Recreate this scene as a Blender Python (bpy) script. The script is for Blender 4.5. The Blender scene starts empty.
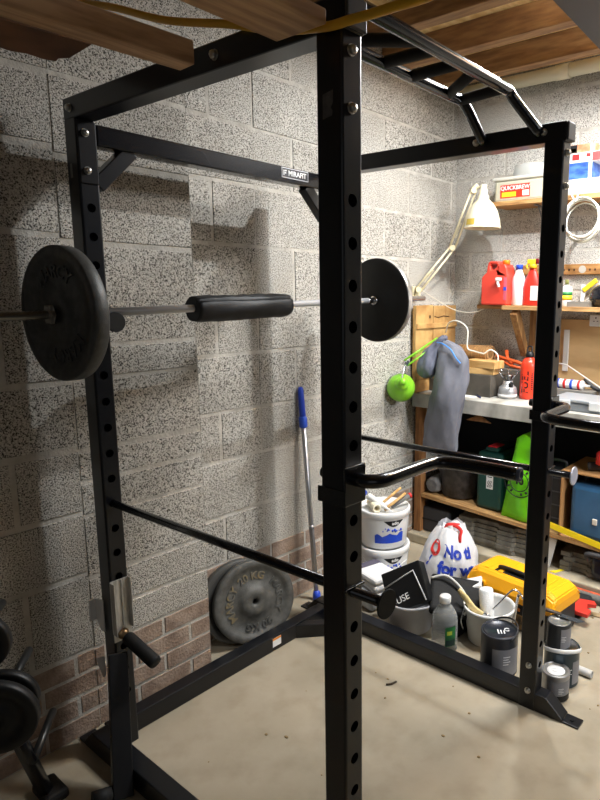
import bpy, bmesh, math, random
from mathutils import Vector, Matrix, Euler
random.seed(7)
PI = math.pi
S = bpy.context.scene
COL = S.collection
V = Vector

# ------------------------------------------------------------------ materials
def lin(c):
    def f(v):
        v = v / 255.0
        return v / 12.92 if v <= 0.04045 else ((v + 0.055) / 1.055) ** 2.4
    return (f(c[0]), f(c[1]), f(c[2]), 1.0)

MATS = {}
def mat(name, c, rough=0.5, metal=0.0, var=0.0, vscale=12.0, c2=None, bump=0.0, bscale=60.0, coat=0.0,
        trans=0.0, alpha=1.0, ior=1.45, stretch=None, sheen=0.0, sss=0.0):
    """principled material; c is sRGB 0..255; c2/var blends a second colour with noise"""
    if name in MATS:
        return MATS[name]
    m = bpy.data.materials.new(name)
    m.use_nodes = True
    nt = m.node_tree
    b = nt.nodes['Principled BSDF']
    b.inputs['Base Color'].default_value = lin(c)
    b.inputs['Roughness'].default_value = rough
    b.inputs['Metallic'].default_value = metal
    b.inputs['Coat Weight'].default_value = coat
    b.inputs['Transmission Weight'].default_value = trans
    b.inputs['Alpha'].default_value = alpha
    b.inputs['IOR'].default_value = ior
    if sss:
        b.inputs['Subsurface Weight'].default_value = sss
        b.inputs['Subsurface Radius'].default_value = (0.02, 0.02, 0.02)
    tc = None
    if var or c2 or bump:
        tc = nt.nodes.new('ShaderNodeTexCoord')
        mp = nt.nodes.new('ShaderNodeMapping')
        if stretch:
            mp.inputs['Scale'].default_value = stretch
        nt.links.new(tc.outputs['Object'], mp.inputs['Vector'])
    if var or c2:
        n = nt.nodes.new('ShaderNodeTexNoise')
        n.inputs['Scale'].default_value = vscale
        n.inputs['Detail'].default_value = 5
        r = nt.nodes.new('ShaderNodeValToRGB')
        r.color_ramp.elements[0].position = 0.38
        r.color_ramp.elements[1].position = 0.64
        cc = lin(c)
        d = lin(c2) if c2 else tuple(x * (1 - var) for x in cc[:3]) + (1.0,)
        r.color_ramp.elements[0].color = d
        r.color_ramp.elements[1].color = cc
        nt.links.new(mp.outputs['Vector'], n.inputs['Vector'])
        nt.links.new(n.outputs['Fac'], r.inputs['Fac'])
        nt.links.new(r.outputs['Color'], b.inputs['Base Color'])
    if bump:
        n2 = nt.nodes.new('ShaderNodeTexNoise')
        n2.inputs['Scale'].default_value = bscale
        n2.inputs['Detail'].default_value = 4
        bp = nt.nodes.new('ShaderNodeBump')
        bp.inputs['Strength'].default_value = bump
        bp.inputs['Distance'].default_value = 0.01
        nt.links.new(mp.outputs['Vector'], n2.inputs['Vector'])
        nt.links.new(n2.outputs['Fac'], bp.inputs['Height'])
        nt.links.new(bp.outputs['Normal'], b.inputs['Normal'])
    MATS[name] = m
    return m

def block_material(name, light, mid, dark, pore=0.5, scale=95.0):
    """aggregate concrete block: speckle of pale stone, grey binder and dark pores"""
    m = bpy.data.materials.new(name)
    m.use_nodes = True
    nt = m.node_tree
    N, L = nt.nodes, nt.links
    b = N['Principled BSDF']
    b.inputs['Roughness'].default_value = 0.95
    b.inputs['Specular IOR Level'].default_value = 0.1
    tc = N.new('ShaderNodeTexCoord')
    n1 = N.new('ShaderNodeTexNoise'); n1.inputs['Scale'].default_value = scale; n1.inputs['Detail'].default_value = 2; n1.inputs['Roughness'].default_value = 0.6
    r1 = N.new('ShaderNodeValToRGB')
    e = r1.color_ramp.elements
    e[0].position = 0.37; e[0].color = lin(dark)
    e[1].position = 0.60; e[1].color = lin(light)
    x = e.new(0.46); x.color = lin(mid)
    n2 = N.new('ShaderNodeTexNoise'); n2.inputs['Scale'].default_value = 2.2; n2.inputs['Detail'].default_value = 4
    r2 = N.new('ShaderNodeValToRGB')
    r2.color_ramp.elements[0].position = 0.3; r2.color_ramp.elements[0].color = (0.78, 0.76, 0.73, 1)
    r2.color_ramp.elements[1].position = 0.7; r2.color_ramp.elements[1].color = (1.08, 1.07, 1.05, 1)
    mx = N.new('ShaderNodeMixRGB'); mx.blend_type = 'MULTIPLY'; mx.inputs['Fac'].default_value = 1
    bp = N.new('ShaderNodeBump'); bp.inputs['Strength'].default_value = pore; bp.inputs['Distance'].default_value = 0.006
    for n in (n1, n2):
        L.new(tc.outputs['Object'], n.inputs['Vector'])
    L.new(n1.outputs['Fac'], r1.inputs['Fac']); L.new(n2.outputs['Fac'], r2.inputs['Fac'])
    L.new(r1.outputs['Color'], mx.inputs['Color1']); L.new(r2.outputs['Color'], mx.inputs['Color2'])
    L.new(mx.outputs['Color'], b.inputs['Base Color'])
    L.new(n1.outputs['Fac'], bp.inputs['Height']); L.new(bp.outputs['Normal'], b.inputs['Normal'])
    return m

M_BLOCK = block_material('concrete_block', (210, 208, 202), (168, 165, 158), (46, 43, 39), 0.5, 215.0)
M_BLOCKP = block_material('lit_concrete_block', (210, 208, 203), (184, 181, 175), (98, 95, 91), 0.35, 220)  # same block for the end wall, nearer light put into a paler colour
M_MORTAR = mat('mortar', (196, 192, 183), 0.95, c2=(172, 167, 158), vscale=14, bump=0.4, bscale=90)
M_BRICK = mat('brick', (166, 146, 130), 0.95, c2=(134, 114, 100), vscale=16, bump=0.5, bscale=120)
M_STEEL = mat('black_powder_coat', (9, 11, 17), 0.32, 0.0, bump=0.02, bscale=400, coat=0.12)
M_STEEL2 = mat('black_satin_steel', (10, 11, 17), 0.22, 0.0, coat=0.4)
M_CAP = mat('grey_black_plastic', (52, 52, 54), 0.55)
M_RUBBER = mat('black_rubber', (20, 20, 21), 0.7)
M_CHROME = mat('chrome', (205, 205, 208), 0.22, 1.0)
M_ZINC = mat('zinc', (190, 188, 182), 0.32, 1.0, bump=0.05, bscale=200)
M_DULLCHROME = mat('worn_steel', (120, 118, 114), 0.38, 1.0)
M_IRON = mat('hammertone_iron', (80, 80, 78), 0.45, 0.15, c2=(66, 66, 64), vscale=40, bump=0.12, bscale=260)
M_IRONG = mat('grey_hammertone_iron', (104, 103, 99), 0.5, 0.2, c2=(86, 85, 81), vscale=30, bump=0.12, bscale=260)
M_GOLDRUB = mat('worn_gilt', (140, 122, 82), 0.6, c2=(104, 102, 96), vscale=40)
M_WHITE = mat('white_plastic', (226, 226, 224), 0.35)
M_WHITEP = mat('white_print', (232, 232, 232), 0.6)
M_LABELG = mat('grey_label', (150, 150, 152), 0.5)
M_BLUEP = mat('blue_print', (28, 70, 190), 0.5)
M_DARKP = mat('black_print', (18, 18, 20), 0.5)
M_REDP = mat('red_print', (205, 40, 40), 0.5)
M_YELP = mat('yellow_print', (240, 200, 40), 0.5)

def wood(name, c, c2, stretch=(2, 30, 30), rough=0.7):
    return mat(name, c, rough, c2=c2, vscale=3.0, stretch=stretch, bump=0.08, bscale=6)

# ------------------------------------------------------------------ mesh builder
class MB:
    def __init__(self):
        self.bm = bmesh.new()
        self.slot = 0
    def _f(self, vs):
        try:
            f = self.bm.faces.new(vs)
            f.material_index = self.slot
            return f
        except ValueError:
            return None
    def verts(self, pts):
        return [self.bm.verts.new(V(p)) for p in pts]
    def box(self, lo, hi, M=None, bevel=0.0, seg=2):
        (x0, y0, z0), (x1, y1, z1) = lo, hi
        b = bmesh.new()
        vs = [b.verts.new(p) for p in ((x0, y0, z0), (x1, y0, z0), (x1, y1, z0), (x0, y1, z0), (x0, y0, z1), (x1, y0, z1), (x1, y1, z1), (x0, y1, z1))]
        for f in ((0, 3, 2, 1), (4, 5, 6, 7), (0, 1, 5, 4), (1, 2, 6, 5), (2, 3, 7, 6), (3, 0, 4, 7)):
            b.faces.new([vs[i] for i in f])
        if bevel > 0:
            bmesh.ops.bevel(b, geom=b.edges[:] , offset=bevel, segments=seg, affect='EDGES', profile=0.5)
        self._merge(b, M)
        return self
    def _merge(self, b, M=None, smooth=False):
        mp = {}
        for v in b.verts:
            mp[v] = self.bm.verts.new(M @ v.co if M else v.co)
        for f in b.faces:
            nf = self._f([mp[v] for v in f.verts])
            if nf:
                nf.smooth = smooth or f.smooth
        b.free()
    def lathe(self, prof, center=(0, 0, 0), axis=(0, 0, 1), n=32, cap=True, squash=(1, 1)):
        """prof: list of (r, h) along axis"""
        R = V(axis).normalized().to_track_quat('Z', 'Y').to_matrix()
        c = V(center)
        rings = []
        for r, h in prof:
            if r < 1e-6:
                rings.append([self.bm.verts.new(c + R @ V((0, 0, h)))])
            else:
                rings.append([self.bm.verts.new(c + R @ V((r * math.cos(2 * PI * i / n) * squash[0], r * math.sin(2 * PI * i / n) * squash[1], h))) for i in range(n)])
        for a, b in zip(rings[:-1], rings[1:]):
            if len(a) == 1 and len(b) == 1:
                continue
            for i in range(n):
                j = (i + 1) % n
                if len(a) == 1:
                    f = self._f([a[0], b[j], b[i]])
                elif len(b) == 1:
                    f = self._f([a[i], a[j], b[0]])
                else:
                    f = self._f([a[i], a[j], b[j], b[i]])
                if f: f.smooth = True
        if cap:
            if len(rings[0]) > 1: self._f(list(reversed(rings[0])))
            if len(rings[-1]) > 1: self._f(rings[-1])
        return self
    def cyl(self, p0, p1, r, r2=None, n=20, cap=True):
        p0, p1 = V(p0), V(p1)
        d = p1 - p0
        return self.lathe([(r, 0), (r if r2 is None else r2, d.length)], p0, d, n, cap)
    def tube(self, pts, r, n=12, cap=True, closed=False, flat=None):
        pts = [V(p) for p in pts]
        k = len(pts)
        rad = r if isinstance(r, (list, tuple)) else [r] * k
        rings = []
        up = None
        for i, p in enumerate(pts):
            a = pts[i - 1] if i > 0 else (pts[-1] if closed else p)
            b = pts[(i + 1) % k] if (i < k - 1 or closed) else p
            t = (b - a).normalized()
            if up is None:
                up = V((0, 0, 1)) if abs(t.z) < 0.9 else V((1, 0, 0))
            s = t.cross(up).normalized()
            up = s.cross(t).normalized()
            fx, fy = flat if flat else (1, 1)
            rings.append([self.bm.verts.new(p + s * (math.cos(2 * PI * j / n) * rad[i] * fx) + up * (math.sin(2 * PI * j / n) * rad[i] * fy)) for j in range(n)])
        m = k if closed else k - 1
        for i in range(m):
            a, b = rings[i], rings[(i + 1) % k]
            for j in range(n):
                f = self._f([a[j], a[(j + 1) % n], b[(j + 1) % n], b[j]])
                if f: f.smooth = True
        if cap and not closed:
            self._f(list(reversed(rings[0]))); self._f(rings[-1])
        return self
    def prism(self, poly, depth, M, bevel=0.0):
        """poly in local xy, extruded along local z by depth, placed by matrix M"""
        b = bmesh.new()
        lo = [b.verts.new((x, y, 0)) for x, y in poly]
        hi = [b.verts.new((x, y, depth)) for x, y in poly]
        b.faces.new(list(reversed(lo))); b.faces.new(hi)
        n = len(poly)
        for i in range(n):
            b.faces.new([lo[i], lo[(i + 1) % n], hi[(i + 1) % n], hi[i]])
        if bevel:
            bmesh.ops.bevel(b, geom=b.edges[:], offset=bevel, segments=2, affect='EDGES', profile=0.5)
        self._merge(b, M)
        return self
    def sphere(self, c, r, n=20, sc=(1, 1, 1), M=None):
        b = bmesh.new()
        bmesh.ops.create_uvsphere(b, u_segments=n, v_segments=max(8, n // 2), radius=1)
        for v in b.verts:
            v.co = V((v.co.x * r * sc[0], v.co.y * r * sc[1], v.co.z * r * sc[2]))
        MM = Matrix.Translation(V(c)) @ (M if M else Matrix())
        self._merge(b, MM, True)
        return self
    def build(self, name, m, parent=None, smooth=None, recalc=True):
        if recalc:
            bmesh.ops.recalc_face_normals(self.bm, faces=self.bm.faces[:])
        if parent is not None:
            off = parent['_w'] if '_w' in parent else None
            if off is not None:
                bmesh.ops.translate(self.bm, verts=self.bm.verts[:], vec=-V(off))
        me = bpy.data.meshes.new(name)
        self.bm.to_mesh(me); self.bm.free()
        for x in (m if isinstance(m, (list, tuple)) else [m]):
            me.materials.append(x)
        if smooth is not None:
            for p in me.polygons: p.use_smooth = smooth
        o = bpy.data.objects.new(name, me)
        COL.objects.link(o)
        if parent is not None:
            o.parent = parent
            if '_w' in parent: o['_w'] = list(parent['_w'])
        return o

def tag(o, label, cat, group=None, kind=None):
    o['label'] = label; o['category'] = cat
    if group: o['group'] = group
    if kind: o['kind'] = kind
    return o
def thing(name, loc, label, cat, group=None):
    o = bpy.data.objects.new(name, None)
    o.empty_display_size = 0.05
    COL.objects.link(o)
    o.location = loc
    o['_w'] = list(loc)
    return tag(o, label, cat, group)
def struct(o):
    o['kind'] = 'structure'
    return o
def dup(root, loc, label=None, rot=None):
    r = root.copy(); COL.objects.link(r)
    r.location = loc
    if rot is not None: r.rotation_euler = rot
    if label: r['label'] = label
    for ch in list(root.children):
        c = ch.copy(); COL.objects.link(c); c.parent = r
        for g in list(ch.children):
            d = g.copy(); COL.objects.link(d); d.parent = c
    return r

# frames for things that face the room: columns = local x, y, z
def frame(ox, x, y):
    x = V(x).normalized(); y = V(y).normalized(); z = x.cross(y)
    M = Matrix((x, y, z)).transposed().to_4x4()
    M.translation = V(ox)
    return M
def face_mx(p): return frame(p, (0, -1, 0), (0, 0, 1))      # faces -X, read from the room
def face_my(p): return frame(p, (1, 0, 0), (0, 0, 1))       # faces -Y

def text_mesh(body, size, extrude=0.0, bold=0.0, align='CENTER'):
    cu = bpy.data.curves.new('lettering', 'FONT')
    cu.body = body; cu.size = size; cu.extrude = extrude; cu.offset = bold
    cu.align_x = align; cu.align_y = 'CENTER'
    o = bpy.data.objects.new('lettering', cu)
    COL.objects.link(o)
    dg = bpy.context.evaluated_depsgraph_get()
    me = bpy.data.meshes.new_from_object(o.evaluated_get(dg))
    bpy.data.objects.remove(o); bpy.data.curves.remove(cu)
    return me
def text(body, size, M, m, parent, extrude=0.0004, bold=0.0, warp=None, name='lettering'):
    me = text_mesh(body, size, extrude, bold)
    off = V(parent['_w']) if parent is not None and '_w' in parent else V((0, 0, 0))
    for v in me.vertices:
        p = v.co.copy()
        if warp: p = warp(p)
        else: p = M @ p
        v.co = p - off
    me.name = name
    me.materials.clear(); me.materials.append(m)
    o = bpy.data.objects.new(name, me)
    COL.objects.link(o)
    if parent is not None:
        o.parent = parent
        if '_w' in parent: o['_w'] = list(parent['_w'])
    return o
def arc(c, r, a0, a1, n, M=None):
    out = []
    for i in range(n + 1):
        a = a0 + (a1 - a0) * i / n
        p = V((c[0] + r * math.cos(a), c[1] + r * math.sin(a), c[2] if len(c) > 2 else 0))
        out.append(M @ p if M else p)
    return out
def bez(pts, n=8):
    """Catmull-Rom through pts"""
    P = [V(p) for p in pts]
    P = [P[0] * 2 - P[1]] + P + [P[-1] * 2 - P[-2]]
    out = []
    for i in range(1, len(P) - 2):
        for k in range(n):
            t = k / n
            a, b, c, d = P[i - 1], P[i], P[i + 1], P[i + 2]
            out.append(0.5 * ((2 * b) + (c - a) * t + (2 * a - 5 * b + 4 * c - d) * t * t + (3 * b - a - 3 * c + d) * t ** 3))
    out.append(P[-2])
    return out

# ------------------------------------------------------------------ camera
cam_d = bpy.data.cameras.new('camera'); cam = bpy.data.objects.new('camera', cam_d)
COL.objects.link(cam)
yaw, pit, rol, FPX = 0.64951, -0.17308, 0.00949, 614.19967
fw = V((math.cos(pit) * math.cos(yaw), math.cos(pit) * math.sin(yaw), math.sin(pit)))
r0 = V((math.sin(yaw), -math.cos(yaw), 0)); u0 = r0.cross(fw)
rr = r0 * math.cos(rol) + u0 * math.sin(rol); uu = -r0 * math.sin(rol) + u0 * math.cos(rol)
Mc = Matrix((rr, uu, -fw)).transposed().to_4x4(); Mc.translation = (-0.94694, -1.8967, 1.53737)
cam.matrix_world = Mc
cam_d.sensor_fit = 'VERTICAL'; cam_d.sensor_height = 36.0
cam_d.lens = FPX * 36.0 / 800
cam_d.shift_x = -99.336 / 800; cam_d.shift_y = 0.7935 / 800
cam_d.clip_start = 0.02
S.camera = cam

W, DP, HB = 1.04175, 1.02715, 0.03
ZT = 2.0224
PITCH = 0.08297
YW, YP, XW = 0.28, 0.135, 2.5          # recess face, pier face, end wall

# ------------------------------------------------------------------ setting
M_FLOOR = mat('concrete_floor', (168, 157, 137), 0.75, c2=(152, 142, 122), vscale=2.6, bump=0.08, bscale=30)
def floor_material():
    m = M_FLOOR; nt = m.node_tree; N, L = nt.nodes, nt.links
    b = N['Principled BSDF']
    ramp = [n for n in N if n.type == 'VALTORGB'][0]
    tc = [n for n in N if n.type == 'TEX_COORD'][0]
    n = N.new('ShaderNodeTexNoise'); n.inputs['Scale'].default_value = 9; n.inputs['Detail'].default_value = 8
    r = N.new('ShaderNodeValToRGB'); r.color_ramp.elements[0].position = 0.30; r.color_ramp.elements[0].color = (0.62, 0.58, 0.52, 1)
    r.color_ramp.elements[1].position = 0.52; r.color_ramp.elements[1].color = (1, 1, 1, 1)
    x = N.new('ShaderNodeMixRGB'); x.blend_type = 'MULTIPLY'; x.inputs['Fac'].default_value = 0.35
    L.new(tc.outputs['Object'], n.inputs['Vector']); L.new(n.outputs['Fac'], r.inputs['Fac'])
    L.new(ramp.outputs['Color'], x.inputs['Color1']); L.new(r.outputs['Color'], x.inputs['Color2'])
    L.new(x.outputs['Color'], b.inputs['Base Color'])
floor_material()
b = MB(); b.box((-2.6, -3.4, -0.08), (XW + 0.1, 0.5, 0)); struct(b.build('floor', M_FLOOR))
b = MB(); b.box((2.01, -3.4, 0), (XW, YW, 0.06), bevel=0.008)
struct(b.build('trim_1', mat('plinth_concrete', (178, 168, 146), 0.8, c2=(146, 136, 116), vscale=5, bump=0.1, bscale=40)))

def masonry(mb, u0, u1, rows, put, blk, mort, slot_b, slot_m, phase=0.0, stack=False, jit=0.003, dj=0.0):
    """blocks between the mortar heights `rows`; put(u, d, z) gives the world point at depth d behind the face"""
    for i in range(len(rows) - 1):
        za, zb = rows[i + 1] + mort / 2, rows[i] - mort / 2
        ph = phase if (stack or i % 2 == 0) else phase + blk / 2
        u = u0 + ((ph) % blk) - blk
        while u < u1:
            a, c = max(u + mort / 2, u0), min(u + blk - mort / 2, u1)
            u += blk
            if c - a < 0.012: continue
            d = random.uniform(0, jit)
            e = [random.uniform(-0.003, 0.003) for _ in range(4)]
            pts = []
            for dd, ins in ((d, 0.0025), (d + 0.006, 0.0), (0.03, 0.0)):
                pts.append([(a + ins, dd, za + ins + e[0]), (c - ins, dd, za + ins + e[1]), (c - ins, dd, zb - ins + e[2]), (a + ins, dd, zb - ins + e[3])])
            rings = [mb.verts([put(*q) for q in ring]) for ring in pts]
            mb.slot = slot_b
            mb._f(rings[0])
            for k in (0, 1):
                for q in range(4):
                    mb._f([rings[k][q], rings[k][(q + 1) % 4], rings[k + 1][(q + 1) % 4], rings[k + 1][q]])
    mb.slot = slot_m
    zt, zl = rows[0], rows[-1]
    q = mb.verts([put(u0, 0.0042, zl), put(u1, 0.0042, zl), put(u1, 0.0042, zt), put(u0, 0.0042, zt)])
    mb._f(q)
def bricks(mb, u0, u1, ztop, put, slot_b, slot_m):
    n = max(1, round(ztop / 0.077)); h = ztop / n
    rows = [ztop - i * h for i in range(n + 1)]
    masonry(mb, u0, u1, rows, put, 0.225, 0.010, slot_b, slot_m, 0.04, jit=0.003)

b = MB()
rec = lambda u, d, z: (u, YW + d, z)
pie = lambda u, d, z: (u, YP + d, z)
RR = [2.90, 2.70, 2.46, 2.222, 1.985, 1.733, 1.481, 1.271, 1.024, 0.808, 0.559, 0.345]
masonry(b, 0.42, 0.87, RR, rec, 0.45, 0.013, 0, 1, 0.23)
masonry(b, 0.87, XW + 0.02, RR, rec, 0.45, 0.012, 0, 1, 0.45, jit=0.004)
bricks(b, 0.42, XW + 0.02, 0.345, rec, 2, 1)
RP = [2.90, 2.66, 2.42, 2.18, 1.945, 1.69, 1.357, 1.25, 1.01, 0.905, 0.785, 0.565, 0.43, 0.305]
masonry(b, -0.02, 0.45, RP, pie, 1.3, 0.014, 0, 1, 0.62)
bricks(b, -0.02, 0.45, 0.305, pie, 2, 1)
RL = [2.90, 2.66, 2.42, 2.175, 1.965, 1.706, 1.47, 1.247, 1.022, 0.80, 0.585, 0.305]
masonry(b, -2.6, -0.02, RL, pie, 0.66, 0.016, 0, 1, 0.40)
bricks(b, -2.6, -0.02, 0.305, pie, 2, 1)
# pier cheek and the solid behind the faces
b.slot = 0
b._f(b.verts([(0.45, YP + 0.003, 0), (0.45, YW + 0.03, 0), (0.45, YW + 0.03, 2.9), (0.45, YP + 0.003, 2.9)]))
b.slot = 1
b.box((-2.6, YW + 0.02, 0), (XW + 0.12, YW + 0.1, 2.9))
struct(b.build('wall_left', [M_BLOCK, M_MORTAR, M_BRICK], recalc=False))
b = MB()
end = lambda u, d, z: (XW + d, -u, z)
RE = [2.90, 2.66, 2.43, 2.235, 1.985, 1.79, 1.56, 1.33, 1.09, 0.86, 0.63, 0.40, 0.17, 0.0]
masonry(b, -YW - 0.02, 3.4, RE, end, 0.45, 0.012, 0, 1, 0.36, jit=0.004)
b.slot = 1
b.box((XW + 0.02, -3.4, 0), (XW + 0.12, YW + 0.1, 2.9))
struct(b.build('wall_right', [M_BLOCKP, M_MORTAR], recalc=False))

M_OSB = mat('chipboard', (236, 206, 150), 0.8, c2=(208, 170, 112), vscale=14, stretch=(1.0, 1.8, 1))
M_JOIST = wood('joist_timber', (150, 116, 76), (116, 84, 52), (14, 2, 14))
b = MB(); b.box((-2.6, -3.4, 2.80), (XW + 0.1, 0.5, 2.86)); struct(b.build('ceiling', M_OSB))
for i, x in enumerate((-1.8, -1.4, -1.0, -0.6, -0.2, 0.2, 0.6, 1.0, 1.38, 1.74, 2.10)):
    b = MB(); b.box((x, -3.4, 2.68), (x + 0.07, YW - 0.001, 2.80), bevel=0.004); struct(b.build('trim_%d' % (i + 2), M_JOIST))
b = MB(); b.tube([(2.44, -3.4, 2.742), (2.44, 0.27, 2.728)], 0.036, 18)
wp_ = tag(b.build('waste_pipe', mat('cream_pvc', (226, 220, 196), 0.4)), 'long cream plastic pipe running along the top of the end wall', 'pipe')
for y in (-1.3, -0.42):
    b = MB(); b.cyl((2.44, y - 0.04, 2.7285 - y * 0.004), (2.44, y + 0.04, 2.7285 - y * 0.004), 0.040, n=18); b.build('joint_collar', MATS['cream_pvc'], wp_)
b = MB(); b.tube(bez([(2.495, -0.564, 2.745), (2.46, -0.564, 2.74), (2.45, -0.564, 2.715), (2.462, -0.564, 2.70), (2.472, -0.564, 2.708)], 5), 0.003, 8)
tag(b.build('cup_hook', M_WHITE), 'small white hook in the end wall under the cream pipe', 'hook')

# ------------------------------------------------------------------ power rack
rack = thing('power_rack', (0, 0, 0), 'tall black steel power rack with drilled uprights standing on the concrete floor', 'power rack')
def upright(cx, cy, zh, name='upright'):
    mb = MB()
    z0, z1 = 0.0, ZT
    c, h = 0.006, HB
    # rounded channel (back and sides), open towards -Y
    ring = []
    for sx, sy, a0 in ((1, 1, 0), (-1, 1, PI / 2)):
        for k in range(4):
            a = a0 + k * PI / 6
            ring.append((sx * (h - c) + c * math.cos(a), 0.008 + sy * (h - c) + c * math.sin(a)))
    left = [(-(h - c) + c * math.cos(PI + k * PI / 6), -(h - c) + c * math.sin(PI + k * PI / 6)) for k in range(4)]
    right = [((h - c) + c * math.cos(1.5 * PI + k * PI / 6), -(h - c) + c * math.sin(1.5 * PI + k * PI / 6)) for k in range(4)]
    path = right + ring + left
    lo = mb.verts([(cx + x, cy + y, z0) for x, y in path]); hi = mb.verts([(cx + x, cy + y, z1) for x, y in path])
    for i in range(len(path) - 1):
        f = mb._f([lo[i], lo[i + 1], hi[i + 1], hi[i]])
    # inner liner so that a hole shows a dark tube
    t = 0.003
    ip = [(h - t, -h + t), (h - t, h - t), (-h + t, h - t), (-h + t, -h + t)]
    lo = mb.verts([(cx + x, cy + y, z0) for x, y in ip]); hi = mb.verts([(cx + x, cy + y, z1) for x, y in ip])
    for i in range(3): mb._f([lo[i + 1], lo[i], hi[i], hi[i + 1]])
    # drilled front plate
    R, n = 0.0128, 24
    wx = h - c
    edges = [z0] + [(zh[i] + zh[i + 1]) / 2 for i in range(len(zh) - 1)] + [z1]
    yf, yb = cy - h, cy - h + t
    for i, z in enumerate(zh):
        a, d = edges[i], edges[i + 1]
        hole = [(R * math.cos(2 * PI * k / n), R * math.sin(2 * PI * k / n)) for k in range(n)]
        out = []
        for x, y in hole:
            sx = wx / abs(x) if abs(x) > 1e-9 else 1e9
            sy = ((d - z) if y > 0 else (z - a)) / abs(y) if abs(y) > 1e-9 else 1e9
            s = min(sx, sy)
            out.append((x * s, y * s))
        H = mb.verts([(cx + x, yf, z + y) for x, y in hole])
        HBk = mb.verts([(cx + x, yb, z + y) for x, y in hole])
        O = mb.verts([(cx + x, yf, z + y) for x, y in out])
        for k in range(n):
            j = (k + 1) % n
            mb._f([O[k], O[j], H[j], H[k]])
            mb._f([H[k], H[j], HBk[j], HBk[k]])
        # corner fillers
        for sx in (-1, 1):
            for ztgt in (a, d):
                cand = [k for k in range(n) if out[k][0] * sx > 0 and (out[k][1] > 0) == (ztgt > z)]
                for k in range(n):
                    j = (k + 1) % n
                    p, q = out[k], out[j]
                    if abs(abs(p[0]) - wx) < 1e-6 and abs(abs(q[0]) - wx) > 1e-6 or abs(abs(q[0]) - wx) < 1e-6 and abs(abs(p[0]) - wx) > 1e-6:
                        corner = (sx * wx, ztgt - z)
                        if (p[0] + q[0]) * sx > 0 and ((p[1] + q[1]) > 0) == (ztgt > z):
                            cv = mb.bm.verts.new((cx + corner[0], yf, z + corner[1]))
                            mb._f([O[k], cv, O[j]])
    return mb.build(name, M_STEEL, rack, recalc=False)
def holes(z00):
    zs = []
    k0 = int((z00 + 0.3) / PITCH)
    z = z00
    while z - PITCH > 0.12: z -= PITCH
    while z < 1.80:
        zs.append(z); z += PITCH
    return zs
ZA, ZB, ZC = 1.63438, 1.61129, 1.67069
ups = {}
for nm, x, y, z in (('A', 0, -DP, ZA), ('B', 0, 0, ZB), ('C', W, -DP, ZC), ('D', W, 0, 1.64)):
    ups[nm] = upright(x, y, holes(z))
for x in (0, W):
    yf = -DP - 0.036
    mb = MB(); mb.box((x - HB, yf, ZT), (x + HB, 0.036, ZT + 0.06), bevel=0.004); mb.build('top_beam', M_STEEL, rack)
    mb = MB(); mb.box((x - HB + 0.001, yf - 0.008, ZT + 0.001), (x + HB - 0.001, yf, ZT + 0.059), bevel=0.004); mb.build('end_cap', M_CAP, rack)
    # base runner with sloped ends
    yb = 0.085 if x == 0 else 0.15
    if x == 0: x = -0.072
    mb = MB()
    prof = [(-1.165, 0.0), (yb, 0.0), (yb, 0.02), (yb - 0.05, 0.07), (-1.10, 0.07), (-1.165, 0.012)]
    mb.prism(prof, 2 * HB - 0.002, frame((x - HB + 0.001, 0, 0), (0, 1, 0), (0, 0, 1)), 0.003)
    mb.build('base_beam', M_STEEL, rack)
    for ya, yc in ((-1.225, -1.16), (yb, yb + 0.045)):
        mb = MB()
        mb.box((x - HB + 0.002, ya, 0.0), (x + HB - 0.002, yc, 0.008), bevel=0.002)
        mb.lathe([(0.009, 0), (0.009, 0.006)], (x, (ya + yc) / 2, 0.007), n=16)
        mb.build('foot_plate', M_STEEL, rack)
# rear cross members
mb = MB(); mb.box((HB, -HB, 1.957), (W - HB, HB, 2.017), bevel=0.005); rear = mb.build('cross_beam', M_STEEL2, rack)
mb = MB(); mb.box((-0.042, 0.04, 0.0), (HB + 0.01, 0.065, 0.06), bevel=0.003); mb.box((HB, 0.005, 0.0), (W - HB, 0.065, 0.068), bevel=0.004); low = mb.build('cross_beam', M_STEEL, rack)
for s, x in ((1, HB), (-1, W - HB)):
    mb = MB(); q = 0.022
    for (xa, za, xb, zb) in ((x, 1.845, x + s * 0.115, 1.962),):
        d = V((xb - xa, 0, zb - za)).normalized(); nrm = V((-d.z, 0, d.x)) * q
        pts = [V((xa, 0, za)) + nrm, V((xa, 0, za)) - nrm, V((xb, 0, zb)) - nrm, V((xb, 0, zb)) + nrm]
        mb.prism([(p.x, p.z) for p in pts], 0.044, frame((0, 0.022, 0), (1, 0, 0), (0, 0, 1)), 0.003)
    mb.build('brace', M_STEEL, rack)
    if s > 0: continue
    mb = MB()
    pts = [(x + s * 0.21, 0.006), (x + s * 0.15, 0.006), (x, -0.14), (x, -0.20)]
    mb.prism(pts if s > 0 else list(reversed(pts)), 0.062, Matrix(), 0.003)
    mb.build('brace', M_STEEL, rack)
# bolts
def bolt(p, d, r=0.0095):
    p, d = V(p), V(d).normalized()
    mb = MB(); mb.lathe([(r * 1.25, 0), (r * 1.25, 0.002)], p, d, 18); mb.lathe([(r, 0.002), (r, 0.009), (r * 0.8, 0.011), (0, 0.0115)], p, d, 6)
    return mb.build('bolt', M_ZINC, rack)
for z in (1.99, 1.887): bolt((-0.003, -DP - HB, z), (0, -1, 0), 0.009)
for z in (1.985, 1.881): bolt((-0.006, -HB - 0.004, z), (0, -1, 0), 0.009)
for z in (1.99, 1.887): bolt((W, -DP - HB, z), (0, -1, 0))
for z in (0.177, 0.074): bolt((W - HB, -DP, z), (-1, 0, 0))
for y in (-0.987, -0.734): bolt((W - HB, y, 2.056), (-1, 0, 0))
for y in (-0.734, -0.987): bolt((HB, y, 2.056), (1, 0, 0))
bolt((-HB, -0.005, 2.052), (-1, 0, 0)); bolt((-HB, -0.68, 2.052), (-1, 0, 0))
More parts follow.
